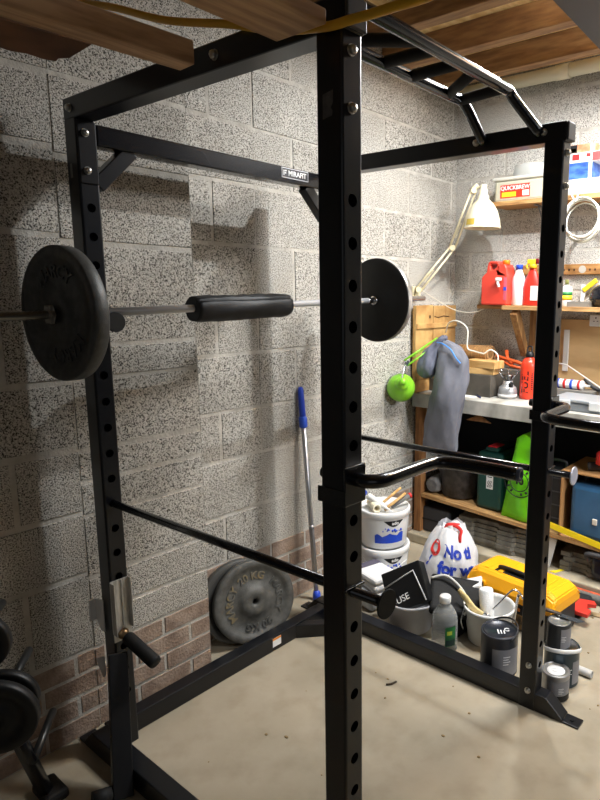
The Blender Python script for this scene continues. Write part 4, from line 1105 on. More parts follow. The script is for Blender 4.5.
# orange clamps
t = thing('orange_clamp', (2.40, -0.15, 1.08), 'orange plastic clamp lying behind the fuel bottle on the bench', 'clamp')
mb = MB(); Mo = mat('orange_clamp', (226, 96, 44), 0.45)
mb.tube([(2.42, -0.06, 1.205), (2.41, -0.085, 1.165), (2.39, -0.24, 1.14), (2.38, -0.33, 1.12)], 0.011, 10); mb.tube([(2.41, -0.16, 1.205), (2.40, -0.175, 1.15), (2.39, -0.215, 1.13)], 0.011, 10); mb.tube([(2.41, -0.10, 1.155), (2.39, -0.20, 1.115), (2.38, -0.32, 1.10)], 0.009, 10)
mb.build('jaws', Mo, t)
b = MB(); b.box((2.35, -0.36, ZB_), (2.46, -0.155, 1.098), bevel=0.004)
tag(b.build('grey_box', mat('mid_grey_box', (104, 98, 90), 0.7)), 'grey box on the bench behind the stove and fuel bottle', 'box')
b = MB(); b.cyl((2.17, -0.10, ZB_ + 0.005), (2.12, -0.155, ZB_ + 0.005), 0.005, n=10)
tag(b.build('pen', mat('navy_pen', (36, 44, 84), 0.4)), 'dark blue pen lying on the bench near its front edge', 'pen')
b = MB(); b.box((2.10, -0.12, ZB_ + 0.0002), (2.20, -0.02, ZB_ + 0.0012)); tag(b.build('paper_sheet', mat('paper', (226, 224, 216), 0.7)), 'small sheet of white paper on the bench by the pen', 'paper')
# white sealant tube, organiser, dark tool at the right
t = thing('sealant_tube', (2.33, -0.56, ZB_), 'white printed cartridge tube lying on the bench right of the rack', 'tube')
mb = MB(); mb.lathe([(0.024, 0), (0.026, 0.003), (0.026, 0.21), (0.024, 0.214), (0.008, 0.216), (0.006, 0.25), (0, 0.25)], (2.36, -0.46, 1.045), (-0.06, -1, -0.0), 24); mb.build('barrel', M_WHITE, t)
for k, (y, m) in enumerate(((-0.52, M_BLUEP), (-0.56, M_REDP), (-0.60, M_BLUEP), (-0.645, M_REDP))):
    mb = MB(); x = 2.36 - 0.06 * (-0.46 - y); mb.lathe([(0.0263, 0), (0.0264, 0.0), (0.0264, 0.016), (0.0263, 0.016)], (x, y, 1.045), (-0.06, -1, 0), 24, cap=False); mb.build('printed_band', m, t)
b = MB(); b.box((2.32, -0.74, ZB_), (2.42, -0.45, 1.018), bevel=0.003)
tag(b.build('grey_carton', mat('grey_carton', (120, 116, 110), 0.7)), 'low grey carton on the bench under the white tube', 'carton')
t = thing('organiser_case', (2.19, -0.85, ZB_), 'grey translucent organiser case lying on the bench at right', 'case')
M_ORG = mat('grey_clear', (140, 144, 148), 0.3, trans=0.25, ior=1.3)
mb = MB(); mb.box((2.08, -1.02, ZB_), (2.30, -0.60, ZB_ + 0.045), bevel=0.006); mb.build('body', M_ORG, t)
mb = MB(); mb.box((2.075, -1.025, ZB_ + 0.0455), (2.305, -0.595, ZB_ + 0.062), bevel=0.005); mb.build('lid', mat('grey_clear_lid', (158, 162, 166), 0.3, trans=0.2, ior=1.3), t)
for y in (-0.68, -0.84): 
    mb = MB(); mb.box((2.069, y - 0.03, ZB_ + 0.016), (2.0795, y + 0.03, ZB_ + 0.058), bevel=0.003); mb.build('latch', mat('latch_grey', (206, 208, 208), 0.4), t)
t = thing('black_tool', (2.34, -0.88, ZB_), 'black bulky tool on the bench at the right edge behind the organiser', 'tool')
mb = MB(); mb.box((2.325, -1.05, ZB_), (2.42, -0.78, ZB_ + 0.10), bevel=0.02); mb.tube(bez([(2.37, -0.78, ZB_ + 0.08), (2.38, -0.72, ZB_ + 0.09), (2.40, -0.66, ZB_ + 0.13)], 6), 0.012, 10); mb.build('body', M_CAP, t)
mb = MB(); mb.tube([(2.44, -0.30, 1.17), (2.40, -0.55, 1.145), (2.30, -0.79, 1.045), (2.24, -0.95, ZB_ + 0.07)], 0.004, 8)
tag(mb.build('thin_rod', mat('pale_rod', (206, 200, 190), 0.4)), 'thin pale rod slanting down behind the right upright onto the bench', 'rod')

# ------------------------------------------------------------------ low shelf under the bench
XS = XB + 0.03
t = thing('grey_bundle', (2.15, 0.17, lowz(0.17)), 'rolled grey cloth bundle at the left end of the low shelf', 'bundle')
mb = MB()
ctl = [(2.09 + 0.03 * k, 0.155, lowz(0.155) + 0.058, 0, 0) for k in range(6)]
rings = []
for i, (x, y, z, _, _) in enumerate(ctl):
    ring = []
    for k in range(24):
        a = 2 * PI * k / 24; r = (0.05 if 0 < i < 5 else 0.036) * (1 + 0.06 * math.sin(3 * a + i) + 0.04 * math.sin(7 * a))
        ring.append(mb.bm.verts.new((x, y + r * 1.05 * math.cos(a), z + r * math.sin(a))))
    rings.append(ring)
for a, c in zip(rings[:-1], rings[1:]):
    for k in range(24):
        f = mb._f([a[k], a[(k + 1) % 24], c[(k + 1) % 24], c[k]]); f.smooth = True
mb._f(list(reversed(rings[0]))); mb._f(rings[-1])
mb.build('cloth', mat('grey_cloth', (128, 126, 124), 0.9, c2=(100, 98, 98), vscale=20, bump=0.3, bscale=40), t)
t = thing('black_bucket', (2.21, 0.02, lowz(0.02)), 'black builders bucket with a wire handle on the low shelf', 'bucket')
z0 = lowz(0.02) + 0.006
mb = MB(); mb.lathe([(0.105, 0), (0.11, 0.004), (0.14, 0.215), (0.147, 0.218), (0.147, 0.235), (0.140, 0.236), (0.136, 0.215), (0.106, 0.008), (0, 0.008)], (2.22, 0.025, z0), (0, 0, 1), 40); mb.build('body', mat('black_bucket', (36, 36, 38), 0.6, c2=(70, 70, 72), vscale=24), t)
mb = MB(); mb.tube(arc((0, 0), 0.146, PI, 2 * PI, 20, frame((2.20, 0.025, z0 + 0.228), (0, 1, 0), (-0.55, 0, 0.83))), 0.003, 8); mb.build('handle', M_CHROME, t)
t = thing('green_tool_case', (2.22, -0.21, lowz(-0.21)), 'dark green upright power tool case on the low shelf', 'case')
z0 = lowz(-0.3) + 0.005
M_DG = mat('dark_green_plastic', (18, 62, 54), 0.45)
mb = MB(); mb.box((2.11, -0.318, z0 + 0.002), (2.40, -0.15, z0 + 0.345), bevel=0.022); mb.build('shell', M_DG, t)
mb = MB(); mb.box((2.13, -0.275, z0 + 0.344), (2.36, -0.19, z0 + 0.372), bevel=0.012); mb.build('top_grip', M_DG, t)
mb = MB(); mb.box((2.14, -0.262, z0 + 0.371), (2.24, -0.205, z0 + 0.378), bevel=0.003); mb.build('badge', mat('red_plastic_badge', (196, 36, 44), 0.4), t)
mb = MB(); mb.box((2.1085, -0.262, z0 + 0.13), (2.1098, -0.218, z0 + 0.265)); lb = mb.build('label', M_WHITEP, t); lb['label'] = 'white label with a printed black square'
mb = MB()
for k in range(6):
    for j in range(6):
        if (k * 7 + j * 5) % 3: mb.box((2.1076, -0.254 + 0.005 * j, z0 + 0.14 + 0.007 * k), (2.1084, -0.2505 + 0.005 * j, z0 + 0.145 + 0.007 * k))
for k in range(3): mb.box((2.1076, -0.256, z0 + 0.20 + 0.016 * k), (2.1084, -0.226, z0 + 0.205 + 0.016 * k))
mb.build('print', M_DARKP, lb)
# lime green carrier bag
t = thing('lime_bag', (2.08, -0.43, lowz(-0.43)), 'bright lime green carrier bag with a round black print on the low shelf', 'bag')
M_LIME = mat('lime_film', (126, 226, 30), 0.4, c2=(104, 204, 18), vscale=7, bump=0.25, bscale=14)
z0 = lowz(-0.45) + 0.006
mb = MB()
def bagface(x, wob):
    rows = []
    for i in range(13):
        z = i / 12
        yl = -0.325 - 0.075 * z - 0.03 * max(0, z - 0.7)
        yr = -0.60 + 0.03 * z
        row = []
        for j in range(11):
            s = j / 10
            y = yl + (yr - yl) * s
            hh = 0.44 * z
            top = 0.06 * (1 - abs(s - 0.25) * 2.0) if i == 12 else 0
            bulge = math.sin(PI * s) * math.sin(PI * min(1, z * 1.1 + 0.1)) * 0.035 * wob
            row.append(mb.bm.verts.new((x - bulge + 0.006 * math.sin(9 * s + 5 * z), y, z0 + hh + top)))
        rows.append(row)
    return rows
A_, B_ = bagface(2.10, 1), bagface(2.20, -1)
for R_ in (A_, B_):
    for i in range(12):
        for j in range(10):
            f = mb._f([R_[i][j], R_[i][j + 1], R_[i + 1][j + 1], R_[i + 1][j]]); f.smooth = True
for i in range(12):
    for j in (0, 10): mb._f([A_[i][j], A_[i + 1][j], B_[i + 1][j], B_[i][j]])
for j in range(10):
    mb._f([A_[0][j], A_[0][j + 1], B_[0][j + 1], B_[0][j]]); mb._f([A_[12][j], A_[12][j + 1], B_[12][j + 1], B_[12][j]])
mb.build('body', M_LIME, t)
lx, ly, lz = 2.055, -0.452, z0 + 0.235
mb = MB()
for r_ in (0.088, 0.055):
    mb.tube(arc((0, 0), r_, 0, 2 * PI, 40, face_mx((lx, ly, lz)))[:-1], 0.003, 6, closed=True)
for k in range(14):
    a = 2 * PI * k / 14
    if k in (3, 10): continue
    mb.tube([V((lx, ly - 0.064 * math.cos(a), lz + 0.064 * math.sin(a))), V((lx, ly - 0.078 * math.cos(a), lz + 0.078 * math.sin(a)))], 0.006, 6)
pr = mb.build('round_print', M_DARKP, t)
text('10', 0.05, face_mx((lx, ly, lz + 0.002)), M_DARKP, t, bold=0.003)
# black case with grooves, cardboard box, blue case
t = thing('black_tool_case', (2.2, -0.62, lowz(-0.62)), 'black upright case with moulded ribs on the low shelf behind the right upright', 'case')
z0 = lowz(-0.70) + 0.008
mb = MB(); mb.box((2.12, -0.672, z0), (2.38, -0.56, z0 + 0.33), bevel=0.012); mb.build('shell', mat('black_case', (38, 38, 44), 0.5), t)
mb = MB()
for k in range(4): mb.box((2.1165, -0.668, z0 + 0.06 + 0.075 * k), (2.121, -0.564, z0 + 0.066 + 0.075 * k))
mb.box((2.1165, -0.615, z0 + 0.05), (2.121, -0.611, z0 + 0.32)); mb.build('ribs', mat('rib_grey', (66, 66, 72), 0.5), t)
mb = MB(); mb.tube(bez([(2.2, -0.66, z0 + 0.33), (2.2, -0.655, z0 + 0.365), (2.2, -0.58, z0 + 0.365), (2.2, -0.575, z0 + 0.33)], 5), 0.009, 10); mb.build('handle', M_CAP, t)
t = thing('cardboard_box', (2.25, -0.85, lowz(-0.85)), 'open brown cardboard box lying on its side under the bench', 'box')
M_CARD = mat('cardboard', (178, 134, 84), 0.85, c2=(160, 116, 70), vscale=4)
zc = lowz(-0.9) + 0.006
mb = MB()
mb.box((2.07, -1.10, zc), (2.42, -0.687, zc + 0.006)); mb.box((2.07, -1.10, zc + 0.36), (2.42, -0.687, zc + 0.368)); mb.box((2.07, -0.694, zc + 0.0062), (2.42, -0.687, zc + 0.3598)); mb.box((2.41, -1.10, zc + 0.0062), (2.416, -0.695, zc + 0.3598))
mb.box((2.07, -1.10, zc + 0.0062), (2.41, -1.094, zc + 0.3598))
mb.build('box', M_CARD, t)
t = thing('blue_case', (2.18, -0.82, lowz(-0.82)), 'blue plastic case with a pale latch standing inside the cardboard box', 'case')
M_BLC = mat('blue_case', (52, 98, 136), 0.4, c2=(42, 84, 120), vscale=5)
z0 = zc + 0.0065
mb = MB(); mb.box((2.085, -0.935, z0), (2.37, -0.735, z0 + 0.30), bevel=0.03, seg=3); mb.build('shell', M_BLC, t)
mb = MB(); mb.box((2.077, -0.888, z0 + 0.095), (2.087, -0.862, z0 + 0.128), bevel=0.004); mb.build('latch', mat('pale_latch', (206, 202, 190), 0.4), t)
mb = MB(); mb.tube(bez([(2.16, -0.79, z0 + 0.295), (2.16, -0.80, z0 + 0.325), (2.16, -0.87, z0 + 0.325), (2.16, -0.88, z0 + 0.295)], 5), 0.010, 10); mb.build('handle', mat('dark_blue_handle', (30, 44, 60), 0.5), t)
t = thing('drill', (2.2, -0.82, zc + 0.37), 'red and black power tool lying on top of the cardboard box', 'tool')
zt = zc + 0.369
mb = MB(); mb.tube(bez([(2.14, -0.80, zt + 0.024), (2.16, -0.86, zt + 0.03), (2.20, -0.98, zt + 0.03)], 6), 0.022, 14); mb.build('body', M_CAP, t)
mb = MB(); mb.lathe([(0.02, 0), (0.03, 0.006), (0.03, 0.06), (0.022, 0.07)], (2.13, -0.875, zt + 0.045), (0, 0, 1), 20); mb.build('housing', M_REDP, t)
# below the low shelf: dark case, foam mats
t = thing('dark_case', (2.16, 0.15, 0.061), 'dark grey flat tool case on the plinth under the low shelf', 'case')
mb = MB(); mb.box((2.09, 0.02, 0.0615), (2.36, 0.222, 0.22), bevel=0.014); mb.build('shell', mat('charcoal_case', (54, 54, 58), 0.5), t)
mb = MB(); mb.box((2.084, 0.02, 0.140), (2.09, 0.222, 0.146)); mb.build('seam', M_RUBBER, t)
M_MAT = mat('grey_foam', (122, 118, 108), 0.9, c2=(98, 94, 86), vscale=20)
M_MATD = mat('dark_foam', (44, 42, 40), 0.9)
random.seed(3)
def foam_mat(y0, y1, z, x0, label, grp):
    t = thing('foam_mat', ((x0 + 2.4) / 2, (y0 + y1) / 2, z), label, 'foam mat', grp)
    n = 4; w = (y1 - y0) / n
    pts = [(2.42, y1), (2.42, y0)]
    for k in range(n):
        a = y0 + k * w
        if k % 2: pts += [(x0, a + 0.15 * w), (x0, a + 0.85 * w)]
        else: pts += [(x0 + 0.022, a - 0.05 * w), (x0 + 0.022, a + 1.05 * w)]
    mb = MB(); mb.prism(list(reversed(pts)), 0.023, Matrix.Translation((0, 0, z))); mb.build('sheet', M_MAT, t)
    mb = MB(); mb.box((x0 + 0.03, y0 + 0.004, z - 0.0030), (2.41, y1 - 0.004, z - 0.0004)); mb.build('underside', M_MATD, t)
NAMES = ['lowest', 'second from the bottom', 'third from the bottom', 'fourth from the bottom', 'fifth from the bottom', 'sixth from the bottom', 'seventh from the bottom', 'eighth from the bottom', 'ninth from the bottom', 'topmost']
for k in range(6):
    foam_mat(-0.56 + random.uniform(-0.01, 0.01), -0.03 + random.uniform(-0.012, 0.012), 0.064 + 0.0265 * k, 2.08 + random.uniform(-0.008, 0.022),
             'grey foam mat, %s in the stack left of the right upright' % (NAMES[k] if k < 5 else 'topmost'), 'foam mats stacked left under the bench')
for k in range(4):
    foam_mat(-0.98 + random.uniform(-0.01, 0.01), -0.69 + random.uniform(-0.012, 0.012), 0.064 + 0.0265 * k, 2.085 + random.uniform(-0.008, 0.022),
             'grey foam mat, %s in the stack right of the right upright' % (NAMES[k] if k < 3 else 'topmost'), 'foam mats stacked right under the bench')
b = MB(); b.prism([(-0.628, 0.062), (-0.642, 0.062), (-0.678, 0.232), (-0.628, 0.238)], 0.012, frame((2.078, 0, 0), (0, 1, 0), (0, 0, 1)))
tag(b.build('slanted_upstand', mat('white_panel', (206, 206, 204), 0.5)), 'white slanted panel end under the low shelf beside the right upright', 'panel')
t = thing('black_hoover', (2.15, -0.98, 0.061), 'black rounded machine under the low shelf at the right edge', 'machine')
mb = MB(); mb.box((2.06, -1.30, 0.0615), (2.30, -0.865, 0.205), bevel=0.05, seg=4); mb.build('body', mat('navy_black', (26, 28, 42), 0.3), t)
mb = MB(); mb.tube(bez([(2.055, -0.87, 0.18), (2.045, -0.86, 0.21), (2.045, -0.95, 0.215), (2.05, -1.02, 0.20)], 6), 0.014, 12); mb.build('handle', M_CAP, t)
b = MB(); b.prism([(2.036, -0.66), (2.036, -0.695), (2.13, -0.735), (2.15, -0.722), (2.07, -0.69)], 0.003, Matrix.Translation((0, 0, 0.0605)))
tag(b.build('yellow_bracket', MATS['yellow_tape']), 'yellow flat angle piece lying on the plinth under the low shelf', 'angle piece')
# strips by the plinth edge
b = MB(); b.box((1.985, -1.8, 0.0), (2.007, -0.50, 0.036), bevel=0.003)
tag(b.build('orange_strip', mat('orange_wood', (206, 92, 56), 0.6, c2=(168, 70, 44), vscale=8)), 'thin orange strip on edge along the front of the plinth', 'strip')
b = MB(); b.tube([(1.955, -1.8, 0.0235), (1.96, -0.70, 0.0235)], 0.023, 14)
tag(b.build('grey_pipe', mat('grey_pvc', (122, 120, 116), 0.5)), 'grey plastic pipe lying on the floor in front of the orange strip', 'pipe')
b = MB(); b.box((1.72, -1.9, 0.0), (1.755, -0.93, 0.006), frame((0, 0, 0), (1, 0.10, 0), (-0.10, 1, 0)), bevel=0.001)
tag(b.build('thin_batten', mat('dusty_batten', (150, 130, 98), 0.9)), 'thin dusty wooden strip flat on the floor right of the yellow toolbox', 'strip')

# ------------------------------------------------------------------ paint and decorating things on the floor
# two white tubs
M_TUB = mat('white_tub', (232, 232, 230), 0.35)
def tub(x, y, z, label, rot):
    t = thing('paint_tub', (x, y, z), label, 'paint tub', 'white paint tubs stacked by the wall')
    mb = MB(); mb.lathe([(0.118, 0), (0.122, 0.004), (0.135, 0.168), (0.135, 0.172)], (x, y, z), (0, 0, 1), 56); mb.build('body', M_TUB, t)
    mb = MB(); mb.lathe([(0.136, 0.166), (0.142, 0.168), (0.142, 0.198), (0.139, 0.2035), (0.131, 0.2035), (0.129, 0.196), (0, 0.196)], (x, y, z), (0, 0, 1), 56, cap=False); mb.build('lid', M_TUB, t)
    R = lambda zz: 0.122 + 0.013 * zz / 0.168
    def w(p, a0=rot, zc=0.09):
        zz = zc + p.y
        a = a0 + p.x / 0.13
        r = R(zz) + 0.0008 + p.z
        return V((x + r * math.cos(a), y + r * math.sin(a), z + zz))
    def patch(poly, m, nm, a0=rot, zc=0.0):
        # subdivide so it follows the curve
        b = bmesh.new()
        vs = [b.verts.new((px, py, 0)) for px, py in poly]
        f = b.faces.new(vs)
        bmesh.ops.triangulate(b, faces=[f])
        bmesh.ops.subdivide_edges(b, edges=b.edges[:], cuts=4, use_grid_fill=True)
        for v in b.verts: v.co = w(v.co, a0, zc)
        mb = MB(); mb._merge(b); return mb.build(nm, m, t)
    arcp = [(-0.055 + 0.11 * k / 12, 0.160) for k in range(13)] + [(0.055 - 0.11 * k / 12, 0.160 - 0.034 * math.sin(PI * k / 12)) for k in range(1, 12)]
    a = patch(arcp, M_DARKP, 'black_arc')
    a['label'] = 'black curved printed panel'
    text('ado', 0.026, None, M_WHITEP, a, warp=lambda p: w(V((p.x + 0.006, p.y, p.z + 0.0006)), rot, 0.146), bold=0.0008)
    wave = [(-0.105, 0.035), (0.06, 0.035), (0.06, 0.088)] + [(0.06 - 0.165 * k / 12, 0.084 + 0.010 * math.sin(k * 1.3) - 0.0005 * k) for k in range(1, 13)]
    patch(wave, M_BLUEP, 'blue_wave')
    sp = MB()
    for k in range(11):
        px, py = -0.06 + 0.010 * k + random.uniform(-0.004, 0.004), 0.098 + random.uniform(0, 0.02)
        q = w(V((px, py, 0.0)), rot, 0); sp.sphere(q, random.uniform(0.003, 0.006), 8, (1, 1, 1.3))
    sp.build('splash', M_BLUEP, t)
    text('Matt', 0.03, None, M_WHITEP, t, warp=lambda p: w(V((p.x + 0.03, p.y, p.z + 0.0008)), rot, 0.060), bold=0.0008) if False else None
    return t
AT = math.atan2(-1.897 - 0.08, -0.947 - 1.535)
low_tub = tub(1.535, 0.085, 0.0, 'white plastic paint tub, lower of the two stacked by the block wall', AT + 0.42)
tub(1.535, 0.085, 0.206, 'white plastic paint tub, upper of the two, rollers and sticks on its lid', AT + 0.42)
mb = MB(); mb.tube(bez([(1.43, 0.18, 0.165), (1.40, 0.10, 0.13), (1.405, 0.02, 0.105), (1.45, -0.05, 0.11), (1.54, -0.07, 0.14)], 6), 0.0022, 8)
mb.build('handle', mat('white_wire', (222, 222, 220), 0.4), low_tub)
ZL = 0.4035
t = thing('roller_sleeve', (1.47, 0.06, ZL), 'cream paint roller sleeve lying on the upper tub lid', 'roller')
mb = MB(); a, c = V((1.50, 0.15, ZL + 0.024)), V((1.425, 0.045, ZL + 0.024)); d = c - a
mb.lathe([(0.014, 0), (0.022, 0), (0.024, 0.004), (0.024, d.length - 0.004), (0.022, d.length), (0.014, d.length), (0.014, 0)], a, d, 24, cap=False); mb.build('sleeve', mat('cream_fleece', (232, 222, 196), 0.95, bump=0.3, bscale=150), t)
for i, (p, q, r, m, nm, lab) in enumerate((
    ((1.47, 0.03, ZL + 0.010), (1.60, -0.01, ZL + 0.075), 0.008, M_BLK, 'wooden_stick', 'pale wooden stick on the upper tub lid, front one of two'),
    ((1.455, 0.055, ZL + 0.030), (1.61, 0.03, ZL + 0.095), 0.0075, M_BLK, 'wooden_stick', 'pale wooden stick on the upper tub lid, rear one of two'),
    ((1.53, 0.03, ZL + 0.014), (1.63, -0.01, ZL + 0.052), 0.014, mat('grey_grip', (112, 112, 112), 0.5), 'marker_tube', 'grey round tube with a red end on the upper tub lid'))):
    mb = MB(); mb.cyl(p, q, r, r * 0.9, 12)
    o = tag(mb.build(nm, m), lab, 'stick' if 'stick' in nm else 'tube')
    if nm == 'marker_tube':
        mb = MB(); dq = (V(q) - V(p)).normalized(); mb.lathe([(0.0125, 0), (0.0155, 0.003), (0.0155, 0.012), (0.011, 0.015)], V(q), dq, 14); mb.build('red_end', M_REDP, o)
t = thing('sealant_nozzle', (1.45, 0.04, ZL), 'white tube with a blue tip and dark nozzle across the upper tub lid', 'tube')
mb = MB(); mb.lathe([(0.016, 0), (0.018, 0.004), (0.016, 0.10), (0.006, 0.13), (0.003, 0.165), (0, 0.166)], (1.462, 0.135, ZL + 0.066), (0.05, -0.82, -0.30), 18); mb.build('body', M_WHITE, t)
mb = MB(); mb.lathe([(0.017, 0), (0.017, 0.02), (0.012, 0.026)], (1.461, 0.155, ZL + 0.074), (0, 1, 0.3), 16); mb.build('end_cap', mat('blue_plastic', (40, 72, 190)), t)

# white shopping bag
t = thing('carrier_bag', (1.70, -0.25, 0), 'full white carrier bag with blue lettering and red ties on the floor', 'bag')
bx, by = 1.715, -0.235
ABAG = math.atan2(-1.897 - by, -0.947 - bx)
prof = [(0.0, 0.140), (0.012, 0.156), (0.05, 0.164), (0.10, 0.160), (0.16, 0.150), (0.21, 0.134), (0.25, 0.115), (0.28, 0.094), (0.30, 0.078), (0.316, 0.06)]
def bagr(a, z):
    for (z0, r0_), (z1, r1_) in zip(prof[:-1], prof[1:]):
        if z <= z1:
            r = r0_ + (r1_ - r0_) * (z - z0) / (z1 - z0); break
    else: r = prof[-1][1]
    k = 0.3 + z * 2
    return r * (1 + 0.13 * math.cos(a - 2.22) * max(0, 1 - z / 0.2) + 0.028 * math.sin(3 * a + 7 * z) + 0.020 * math.sin(7 * a - 12 * z) * k + 0.020 * math.sin(13 * a + 25 * z) * k + 0.018 * math.sin(5 * a + 40 * z) + 0.010 * math.sin(21 * a - 60 * z))
mb = MB(); n = 72; rings = []
for i in range(33):
    z = 0.315 * i / 32
    rings.append([mb.bm.verts.new((bx + bagr(2 * PI * k / n, z) * math.cos(2 * PI * k / n), by + bagr(2 * PI * k / n, z) * math.sin(2 * PI * k / n), z + 0.0 + (0.012 * math.sin(4 * 2 * PI * k / n + 1) * max(0, z - 0.2) * 6))) for k in range(n)])
for a, c in zip(rings[:-1], rings[1:]):
    for k in range(n):
        f = mb._f([a[k], a[(k + 1) % n], c[(k + 1) % n], c[k]]); f.smooth = True
mb._f(list(reversed(rings[0])))
top = mb.bm.verts.new((bx, by, 0.285))
for k in range(n): mb._f([rings[-1][k], rings[-1][(k + 1) % n], top])
M_BAG = mat('white_film', (222, 222, 222), 0.4, c2=(204, 204, 208), vscale=6, bump=0.5, bscale=22)
mb.build('body', M_BAG, t)
def bagw(a0, zc):
    def w(p):
        z = zc + p.y + p.x * -0.08
        a = a0 + p.x / 0.16
        r = bagr(a, z) + 0.0025 + p.z
        return V((bx + r * math.cos(a), by + r * math.sin(a), z))
    return w
M_BAGB = mat('bag_blue', (36, 62, 170), 0.5)
text('No ti', 0.082, None, M_BAGB, t, warp=bagw(ABAG + 0.26, 0.214), bold=0.004)
text('for wa', 0.082, None, M_BAGB, t, warp=bagw(ABAG + 0.24, 0.130), bold=0.004)
M_BAGR = mat('bag_red', (214, 48, 44), 0.5)
text('O', 0.10, None, M_BAGR, t, warp=bagw(ABAG - 0.72, 0.225), bold=0.004)
text('/', 0.06, None, M_BAGB, t, warp=bagw(ABAG - 0.85, 0.160), bold=0.004)
mb = MB()
mb.tube(bez([(bx - 0.02, by + 0.03, 0.300), (bx - 0.04, by + 0.0, 0.328), (bx - 0.03, by - 0.04, 0.334), (bx - 0.035, by - 0.08, 0.318), (bx - 0.05, by - 0.085, 0.295), (bx - 0.06, by - 0.09, 0.262)], 7), 0.010, 8, flat=(0.35, 1.0))
mb.tube(bez([(bx - 0.01, by + 0.0, 0.31), (bx - 0.03, by + 0.015, 0.328), (bx - 0.02, by - 0.02, 0.338), (bx + 0.0, by - 0.05, 0.335)], 7), 0.010, 8, flat=(0.35, 1.0))
mb.build('ties', M_BAGR, t)
# gathered bag mouth
mb = MB()
rings = []
for i in range(6):
    rr_ = 0.072 - 0.002 * i; zz = 0.296 + 0.006 * i
    rings.append([mb.bm.verts.new((bx + 0.015 + rr_ * (1 + 0.16 * math.sin(9 * 2 * PI * k / 54) + 0.1 * math.sin(4 * 2 * PI * k / 54 + 1)) * math.cos(2 * PI * k / 54), by + 0.01 + rr_ * (1 + 0.16 * math.sin(9 * 2 * PI * k / 54)) * math.sin(2 * PI * k / 54), zz + 0.010 * math.sin(5 * 2 * PI * k / 54 + 2) * i / 5)) for k in range(54)])
for a, c in zip(rings[:-1], rings[1:]):
    for k in range(54):
        f = mb._f([a[k], a[(k + 1) % 54], c[(k + 1) % 54], c[k]]); f.smooth = True
mb.build('mouth', M_BAG, t)

# folded sheets in front of the tubs
t = thing('folded_sheet', (1.32, 0.0, 0.13), 'folded white dust sheet with a dark end on top of the plastic pack', 'sheet')
mb = MB(); Mx = Matrix.Translation((1.315, -0.035, 0.0)) @ Matrix.Rotation(-0.25, 4, 'Z')
mb.box((-0.085, -0.115, 0.0905), (0.085, 0.10, 0.125), Mx, bevel=0.014); mb.box((-0.080, -0.112, 0.126), (0.080, 0.095, 0.155), Mx, bevel=0.013)
mb.build('folds', mat('white_cotton', (222, 222, 222), 0.9, bump=0.25, bscale=30), t)
mb = MB(); mb.box((-0.087, 0.045, 0.11), (0.083, 0.106, 0.158), Mx, bevel=0.012); mb.build('dark_end', mat('mauve_grey_cloth', (84, 80, 96), 0.9), t)
mb = MB(); Mx = Matrix.Translation((1.31, -0.02, 0.0)) @ Matrix.Rotation(-0.2, 4, 'Z'); mb.box((-0.11, -0.13, 0.0), (0.10, 0.15, 0.09), Mx, bevel=0.025, seg=3)
tag(mb.build('plastic_pack', mat('pale_film_pack', (206, 210, 214), 0.3, c2=(186, 190, 196), vscale=10, bump=0.5, bscale=25)), 'pale plastic wrapped pack on the floor under the dust sheet', 'pack')

# grey bucket with a black bag stuffed in it
t = thing('grey_bucket', (1.215, -0.335, 0), 'translucent grey bucket behind the base beam holding a black box', 'bucket')
gx, gy = 1.215, -0.335
mb = MB(); mb.lathe([(0.092, 0), (0.096, 0.004), (0.121, 0.135), (0.126, 0.138), (0.126, 0.148), (0.119, 0.148), (0.116, 0.136), (0.093, 0.008), (0, 0.008)], (gx, gy, 0.0), (0, 0, 1), 48); mb.build('body', mat('grey_tub', (176, 176, 180), 0.4), t)
t = thing('black_box', (1.20, -0.33, 0.03), 'glossy black packet with white edge lines and lettering jammed in the grey bucket', 'packet')
Mx = frame((1.205, -0.325, 0.185), (0.30, -0.72, 0.42), (0.35, 0.58, 0.72))
mb = MB(); mb.box((-0.105, -0.09, -0.035), (0.10, 0.10, 0.035), Mx, bevel=0.006)
mb.build('packet', mat('black_gloss_card', (16, 16, 18), 0.3), t)
mb = MB()
for p, q in (((-0.10, 0.045), (0.06, 0.102)), ((0.06, 0.102), (0.101, -0.085))):
    pass
mb.tube([Mx @ V((-0.104, 0.03, 0.0365)), Mx @ V((0.062, 0.062, 0.0365)), Mx @ V((0.088, -0.085, 0.0365))], 0.0035, 6)
mb.build('edge_lines', mat('silver_line', (200, 200, 200), 0.5), t)
text('OUSE', 0.042, Mx @ Matrix.Translation((-0.04, -0.045, 0.0358)) @ Matrix.Rotation(0.12, 4, 'Z'), M_WHITEP, t)
t = thing('black_bag_bundle', (1.30, -0.50, 0.05), 'black plastic tray and bag bundle between the grey bucket and the white bucket', 'bundle')
mb = MB(); Mx = frame((1.315, -0.515, 0.160), (0.45, -0.80, -0.10), (0.75, 0.45, 0.45))
mb.box((-0.12, -0.10, -0.03), (0.13, 0.10, 0.025), Mx, bevel=0.018, seg=3)
mb.box((1.25, -0.575, 0.0), (1.40, -0.465, 0.12), bevel=0.015); mb.build('tray', mat('black_film', (10, 10, 11), 0.75, bump=0.4, bscale=18), t)
mb = MB(); mb.tube(bez([Mx @ V((-0.12, 0.06, 0.03)), Mx @ V((-0.05, 0.07, 0.05)), Mx @ V((0.02, 0.02, 0.045)), Mx @ V((0.06, -0.06, 0.04)), Mx @ V((0.04, -0.10, 0.02))], 7), 0.006, 8); mb.build('cord', mat('pale_cord', (196, 194, 188), 0.6), t)
b = MB(); b.box((-0.05, -0.06, 0), (0.05, 0.06, 0.02), Matrix.Translation((1.42, -0.53, 0.175)) @ Matrix.Rotation(0.5, 4, 'Z') @ Matrix.Rotation(-0.3, 4, 'X'), bevel=0.006)
tag(b.build('white_cloth', mat('white_cotton', (222, 222, 222))), 'folded white rag behind the brush and the water bottle', 'rag')

